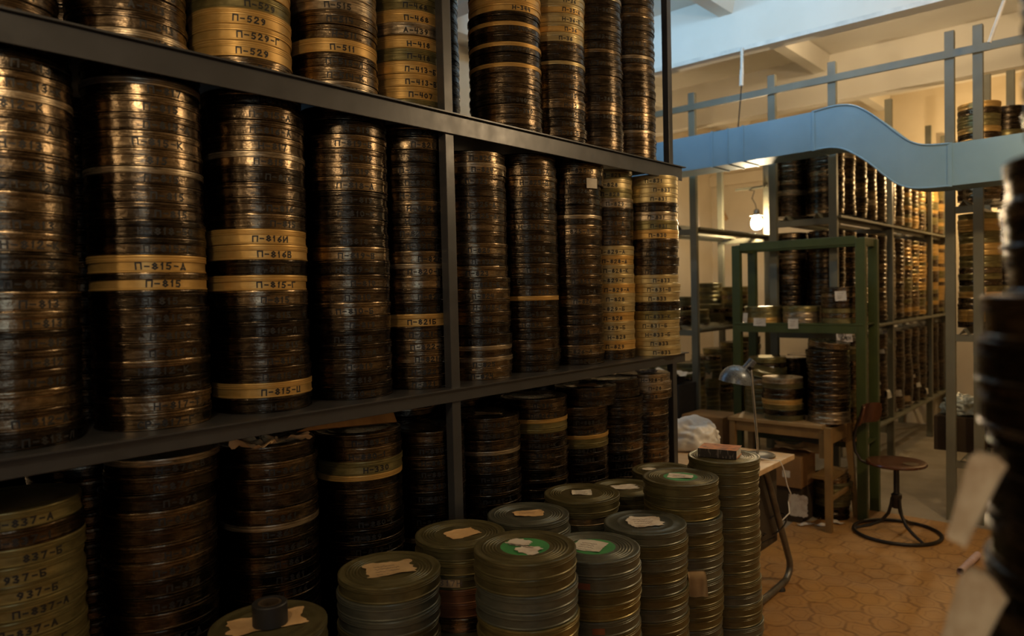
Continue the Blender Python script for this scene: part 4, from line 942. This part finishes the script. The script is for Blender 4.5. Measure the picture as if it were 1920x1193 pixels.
mb = MB(); mb.lathe([(.045, 0), (.046, .0012), (0, .0016)], 32, mat=Matrix.Translation((.088, -.020, .4462)) @ Matrix.Rotation(rad(1.5), 4, 'Y')); mb.build('seat_metal_disc', CHROME, sl)  # thin polished steel disc laid on the seat
BA = rad(172)   # side the backrest stands on
def pol(r, z, a=BA): return (r * cos(a), r * sin(a), z)
mb = MB(); mb.tube([pol(.10, .418), pol(.17, .405), pol(.215, .42), pol(.248, .47), pol(.258, .54), pol(.245, .62), pol(.215, .70), pol(.195, .775)], .0085, 10); mb.build('back_bar', BLACK, sl)
mb = MB(); vs = []; N = 14
for dr in (0, .011):
    for z, sc in ((.655, .8), (.665, .93), (.70, 1), (.745, 1), (.775, .95), (.785, .82)):
        for k in range(N + 1):
            a = BA + (k / N - .5) * rad(86) * sc; r_ = .190 + dr + (.72 - z) * .25; vs.append((r_ * cos(a), r_ * sin(a), z))
K = N + 1; fs = []
for j in range(5):
    for k in range(N):
        a = j * K + k; b = 6 * K + a; fs += [(a, a + K, a + K + 1, a + 1), (b, b + 1, b + K + 1, b + K)]
for k in range(N): fs += [(k, k + 1, 6 * K + k + 1, 6 * K + k), (5 * K + k + 1, 5 * K + k, 11 * K + k, 11 * K + k + 1)]
for j in range(5): fs += [(j * K + K, j * K, 6 * K + j * K, 6 * K + j * K + K), (j * K + N, j * K + K + N, 7 * K + j * K + N, 6 * K + j * K + N)]
mb.add(vs, fs, 0, True); mb.build('backrest', SEATW, sl)['label'] = 'curved red-brown wooden backrest'

# ------------------------------------------------------------------ duct under the ceiling
dt = thing('ventilation_duct', (-1.3, 4.9, 2.4), 'bluish sheet metal ventilation duct with an S-bend before the racks', 'duct')
path = [(-4.38, 2.605, 2.372), (-2.38, 2.630, 2.390), (-1.655, 2.646, 2.402)]
sb = [(-1.655, 2.646, 2.402), (-1.56, 2.656, 2.405), (-1.48, 2.655, 2.385), (-1.40, 2.632, 2.335), (-1.32, 2.575, 2.270), (-1.24, 2.500, 2.190), (-1.17, 2.430, 2.130), (-1.10, 2.370, 2.100), (-1.02, 2.338, 2.090), (-.90, 2.328, 2.088)]
def spl(P_, n=4):
    P_ = [Vector(p) for p in P_]; out = []
    for i in range(len(P_) - 1):
        a, b, c, d = P_[max(i - 1, 0)], P_[i], P_[i + 1], P_[min(i + 2, len(P_) - 1)]
        for s in range(n):
            t = s / n; out.append(.5 * ((2 * b) + (c - a) * t + (2 * a - 5 * b + 4 * c - d) * t * t + (3 * b - a - 3 * c + d) * t ** 3))
    return out + [P_[-1]]
def ductpiece(P_, y0=4.80, y1=5.06):
    mb = MB(); n = len(P_); vs = []
    for x, zt, zb in P_: vs += [(x, y0, zb), (x, y0, zt), (x, y1, zt), (x, y1, zb)]
    fs = []
    for i in range(n - 1):
        for k in range(4): a, b = i * 4 + k, i * 4 + (k + 1) % 4; fs.append((a, b, b + 4, a + 4))
    fs += [(0, 3, 2, 1), tuple(4 * (n - 1) + k for k in range(4))]
    mb.add(vs, fs, 0, True); return mb
part(ductpiece([(-4.38, 2.605, 2.372), (-3.3, 2.617, 2.380), (-2.352, 2.630, 2.389)]), 'straight_section', DUCT, dt)
part(ductpiece([(-2.350, 2.630, 2.389), (-2.13, 2.634, 2.395), (-1.657, 2.646, 2.402)]), 'straight_section', DUCT, dt)
part(ductpiece([tuple(v) for v in spl(sb)]), 's_bend', DUCT, dt)
part(ductpiece([(-.898, 2.328, 2.088), (.6, 2.350, 2.11), (2.58, 2.38, 2.13)]), 'straight_section', DUCT, dt)
for x, zt, zb, w in ((-2.351, 2.630, 2.389, .008), (-2.235, 2.632, 2.392, .004), (-2.125, 2.634, 2.395, .006), (-1.656, 2.646, 2.402, .009), (-.899, 2.328, 2.088, .012)):
    mb = MB(); e = .005
    for a, b, c, d in ((4.80 - e, 5.06 + e, zt, zt + e), (4.80 - e, 5.06 + e, zb - e, zb), (4.80 - e, 4.80, zb, zt), (5.06, 5.06 + e, zb, zt)): mb.box(x - w, x + w, a, b, c, d)
    part(mb, 'flange', DUCT, dt)
for k, (zt0,) in enumerate((('t',), ('b',))):   # rolled seam along the front edges of the bend
    pts = [(v.x, 4.797, v.y if k == 0 else v.z) for v in spl(sb)]; mb = MB(); mb.tube(pts, .005, 8); part(mb, 'edge_seam', DUCT, dt)
hg = thing('duct_hanger', (-2.215, 4.99, 3.2), 'thin white rod hanging the duct from the ceiling beam', 'hanger')
mb = MB(); mb.tube([(-2.204, 4.985, 3.22), (-2.208, 4.985, 3.02)], .011, 10); mb.tube([(-2.208, 4.985, 3.07), (-2.214, 4.985, 2.96)], .014, 10); part(mb, 'sleeve', WHITEPAINT, hg)
mb = MB(); mb.tube([(-2.208, 4.985, 3.0), (-2.243, 4.985, 2.655)], .0045, 8); part(mb, 'rod', BLACK, hg)
mb = MB(); mb.bevbox(-2.29, -2.20, 4.955, 5.01, 2.6375, 2.662, .003); part(mb, 'clamp', CARD, hg)['label'] = 'rusty clamp'
mb = MB(); mb.tube([(-.600, 4.985, 3.24), (-.66, 4.985, 3.125), (-.735, 4.985, 2.90)], .011, 8); o = mb.build('white_strap', WHITEPAINT); tag(o, 'slanting white strap hanging from the ceiling at top right', 'strap')

# ------------------------------------------------------------------ bare bulb and the things on the far wall
bl = thing('hanging_bulb', (-2.80, 6.60, 2.15), 'lit bare bulb hanging in front of the cream wall', 'lamp')
mb = MB(); mb.lathe([(0, -.075), (.03, -.068), (.046, -.045), (.050, -.015), (.042, .018), (.028, .04), (.024, .055), (0, .056)], 24); bb = mb.build('bulb', BULB, bl); bb.visible_shadow = True
mb = MB(); mb.lathe([(0, .054), (.024, .054), (.026, .062), (.026, .10), (.016, .115), (0, .115)], 20); mb.build('socket', STEEL, bl)
mb = MB(); mb.lathe([(.028, .058), (.062, .050), (.064, .052), (.030, .066), (.026, .066)], 28); mb.build('added_cap', STEEL, bl)  # added to block the bulb's upward light
mb = MB(); mb.tube([(0, 0, .11), (-.01, 0, .16), (-.05, .02, .22), (-.03, .03, .29), (-.08, .03, .30), (-.06, .08, .33), (-.01, .16, .34)], .004, 8); mb.build('cord', BLACK, bl)
mb = MB(); mb.bevbox(-.30, .02, .205, .218, .33, .355, .003); mb.box(-.02, .0, .15, .205, .335, .349); mb.build('bracket', RACKGREY, bl)

# cardboard box and bags on the ladder-ended rack
carton('cardboard_box', -1.125, -.86, 5.47, 5.78, .655, .4305, CARDDK, 'dark brown box on the lowest shelf of the ladder-ended rack')
blob('plastic_bag', (-.975, 5.60, .6585), .135, .11, .085, 9, CLEAR, 'crumpled clear plastic bag on the dark box of the ladder-ended rack', 'bag', amp=.35)
# black device wrapped in paper at the end of the dark rack
bx = thing('black_case', (-2.70, 5.55, 0), 'black equipment case half hidden behind the dark rack end', 'case')
for a in (0,):
    mb = MB(); mb.bevbox(-3.02, -2.76, 5.02, 5.30, .001, .80, .006); part(mb, 'body', RUBBER, bx)
    mb = MB(); mb.bevbox(-2.96, -2.82, 5.08, 5.24, .8002, .86, .02); part(mb, 'handle', BLACK, bx)
crumple('wrapping_paper', .26, .20, .05, 31, (-2.87, 5.12, .862), .3, PAPER['white'], 'crumpled grey paper lying on the black equipment case', 'paper')

# paper tags on the lower stacks of the long rack
TG = [(6.213, 1.116, .030), (6.755, 1.119, .06), (7.009, 1.035, .065), (6.801, .957, .06), (6.557, .971, .04), (6.461, .891, .055), (6.442, .745, .06), (6.334, .675, .075), (6.644, .625, .075), (7.801, 1.136, .07), (8.406, 1.118, .065), (8.145, .909, .05), (7.684, .578, .05), (7.625, .665, .045), (7.087, .568, .06), (7.364, .487, .06), (8.002, .486, .06), (8.40, .55, .055)]
def nearest_stack(y):
    k = round((y - 5.555) / .272); return 5.555 + k * .272
for i, (y, z, w) in enumerate(TG):
    yc = nearest_stack(y); a = max(-1.0, min(1.0, (y - yc) / .126)); a = math.asin(a) * .8
    row = 'topmost' if z > 1.1 else 'upper' if z > .88 else 'middle' if z > .6 else 'low'
    k = round((yc - 5.555) / .272) + 1
    droop('paper_tag', (-1.835 + .118 * cos(a), yc + .118 * sin(a), z + .03), a, w, w * 1.05, 50 + i, PAPER[('white', 'torn', 'white', 'tan')[i % 4]], f'{row} pale paper tag on the {ORD[k]} lower stack along the long rack, {("upright", "leaning", "curled")[i % 3]}', group='paper tags on the long rack', fold=.56, taper=.0, curl=.006)
# loose tags on the other stacks
for i, (x, y, z, a, w, pp, lab) in enumerate(((-2.93, 5.80, .86, -1.0, .085, 'kraft', 'kraft tag hanging from a lower can stack left of the desk lamp'), (-2.12, 5.15, .98, -1.1, .07, 'torn', 'pale tag hanging between the green posts above the desk lamp'), (-.875, 5.555, 1.50, -1.3, .05, 'tan', 'tan tag on the stack right of the ladder-ended posts'))):
    droop('paper_tag', (x + .115 * cos(a), y + .115 * sin(a), z), a, w, w * 1.1, 80 + i, PAPER[pp], lab, taper=.2, curl=.008)
crumple('peeling_scrap', .05, .16, .03, 12, (0, 0, 0), 0, PAPER['kraft'], 'brown scrap peeling off the cream far wall', 'scrap')
o = bpy.data.objects[-1] if False else [x for x in col.objects if x.name.startswith('peeling_scrap')][0]
o.matrix_world = Matrix.Translation((-4.47 + .25, 8.945, 2.49)) @ Matrix.Rotation(rad(-28), 4, 'Y') @ Matrix.Rotation(rad(90), 4, 'X')

# everything else on the shelves: one object
o = rest.build('film_cans', [CM[k] for k in CN] + [INK]); tag(o, 'all remaining film cans stacked on the farther racks, shelves and table', 'film cans', kind='stuff')
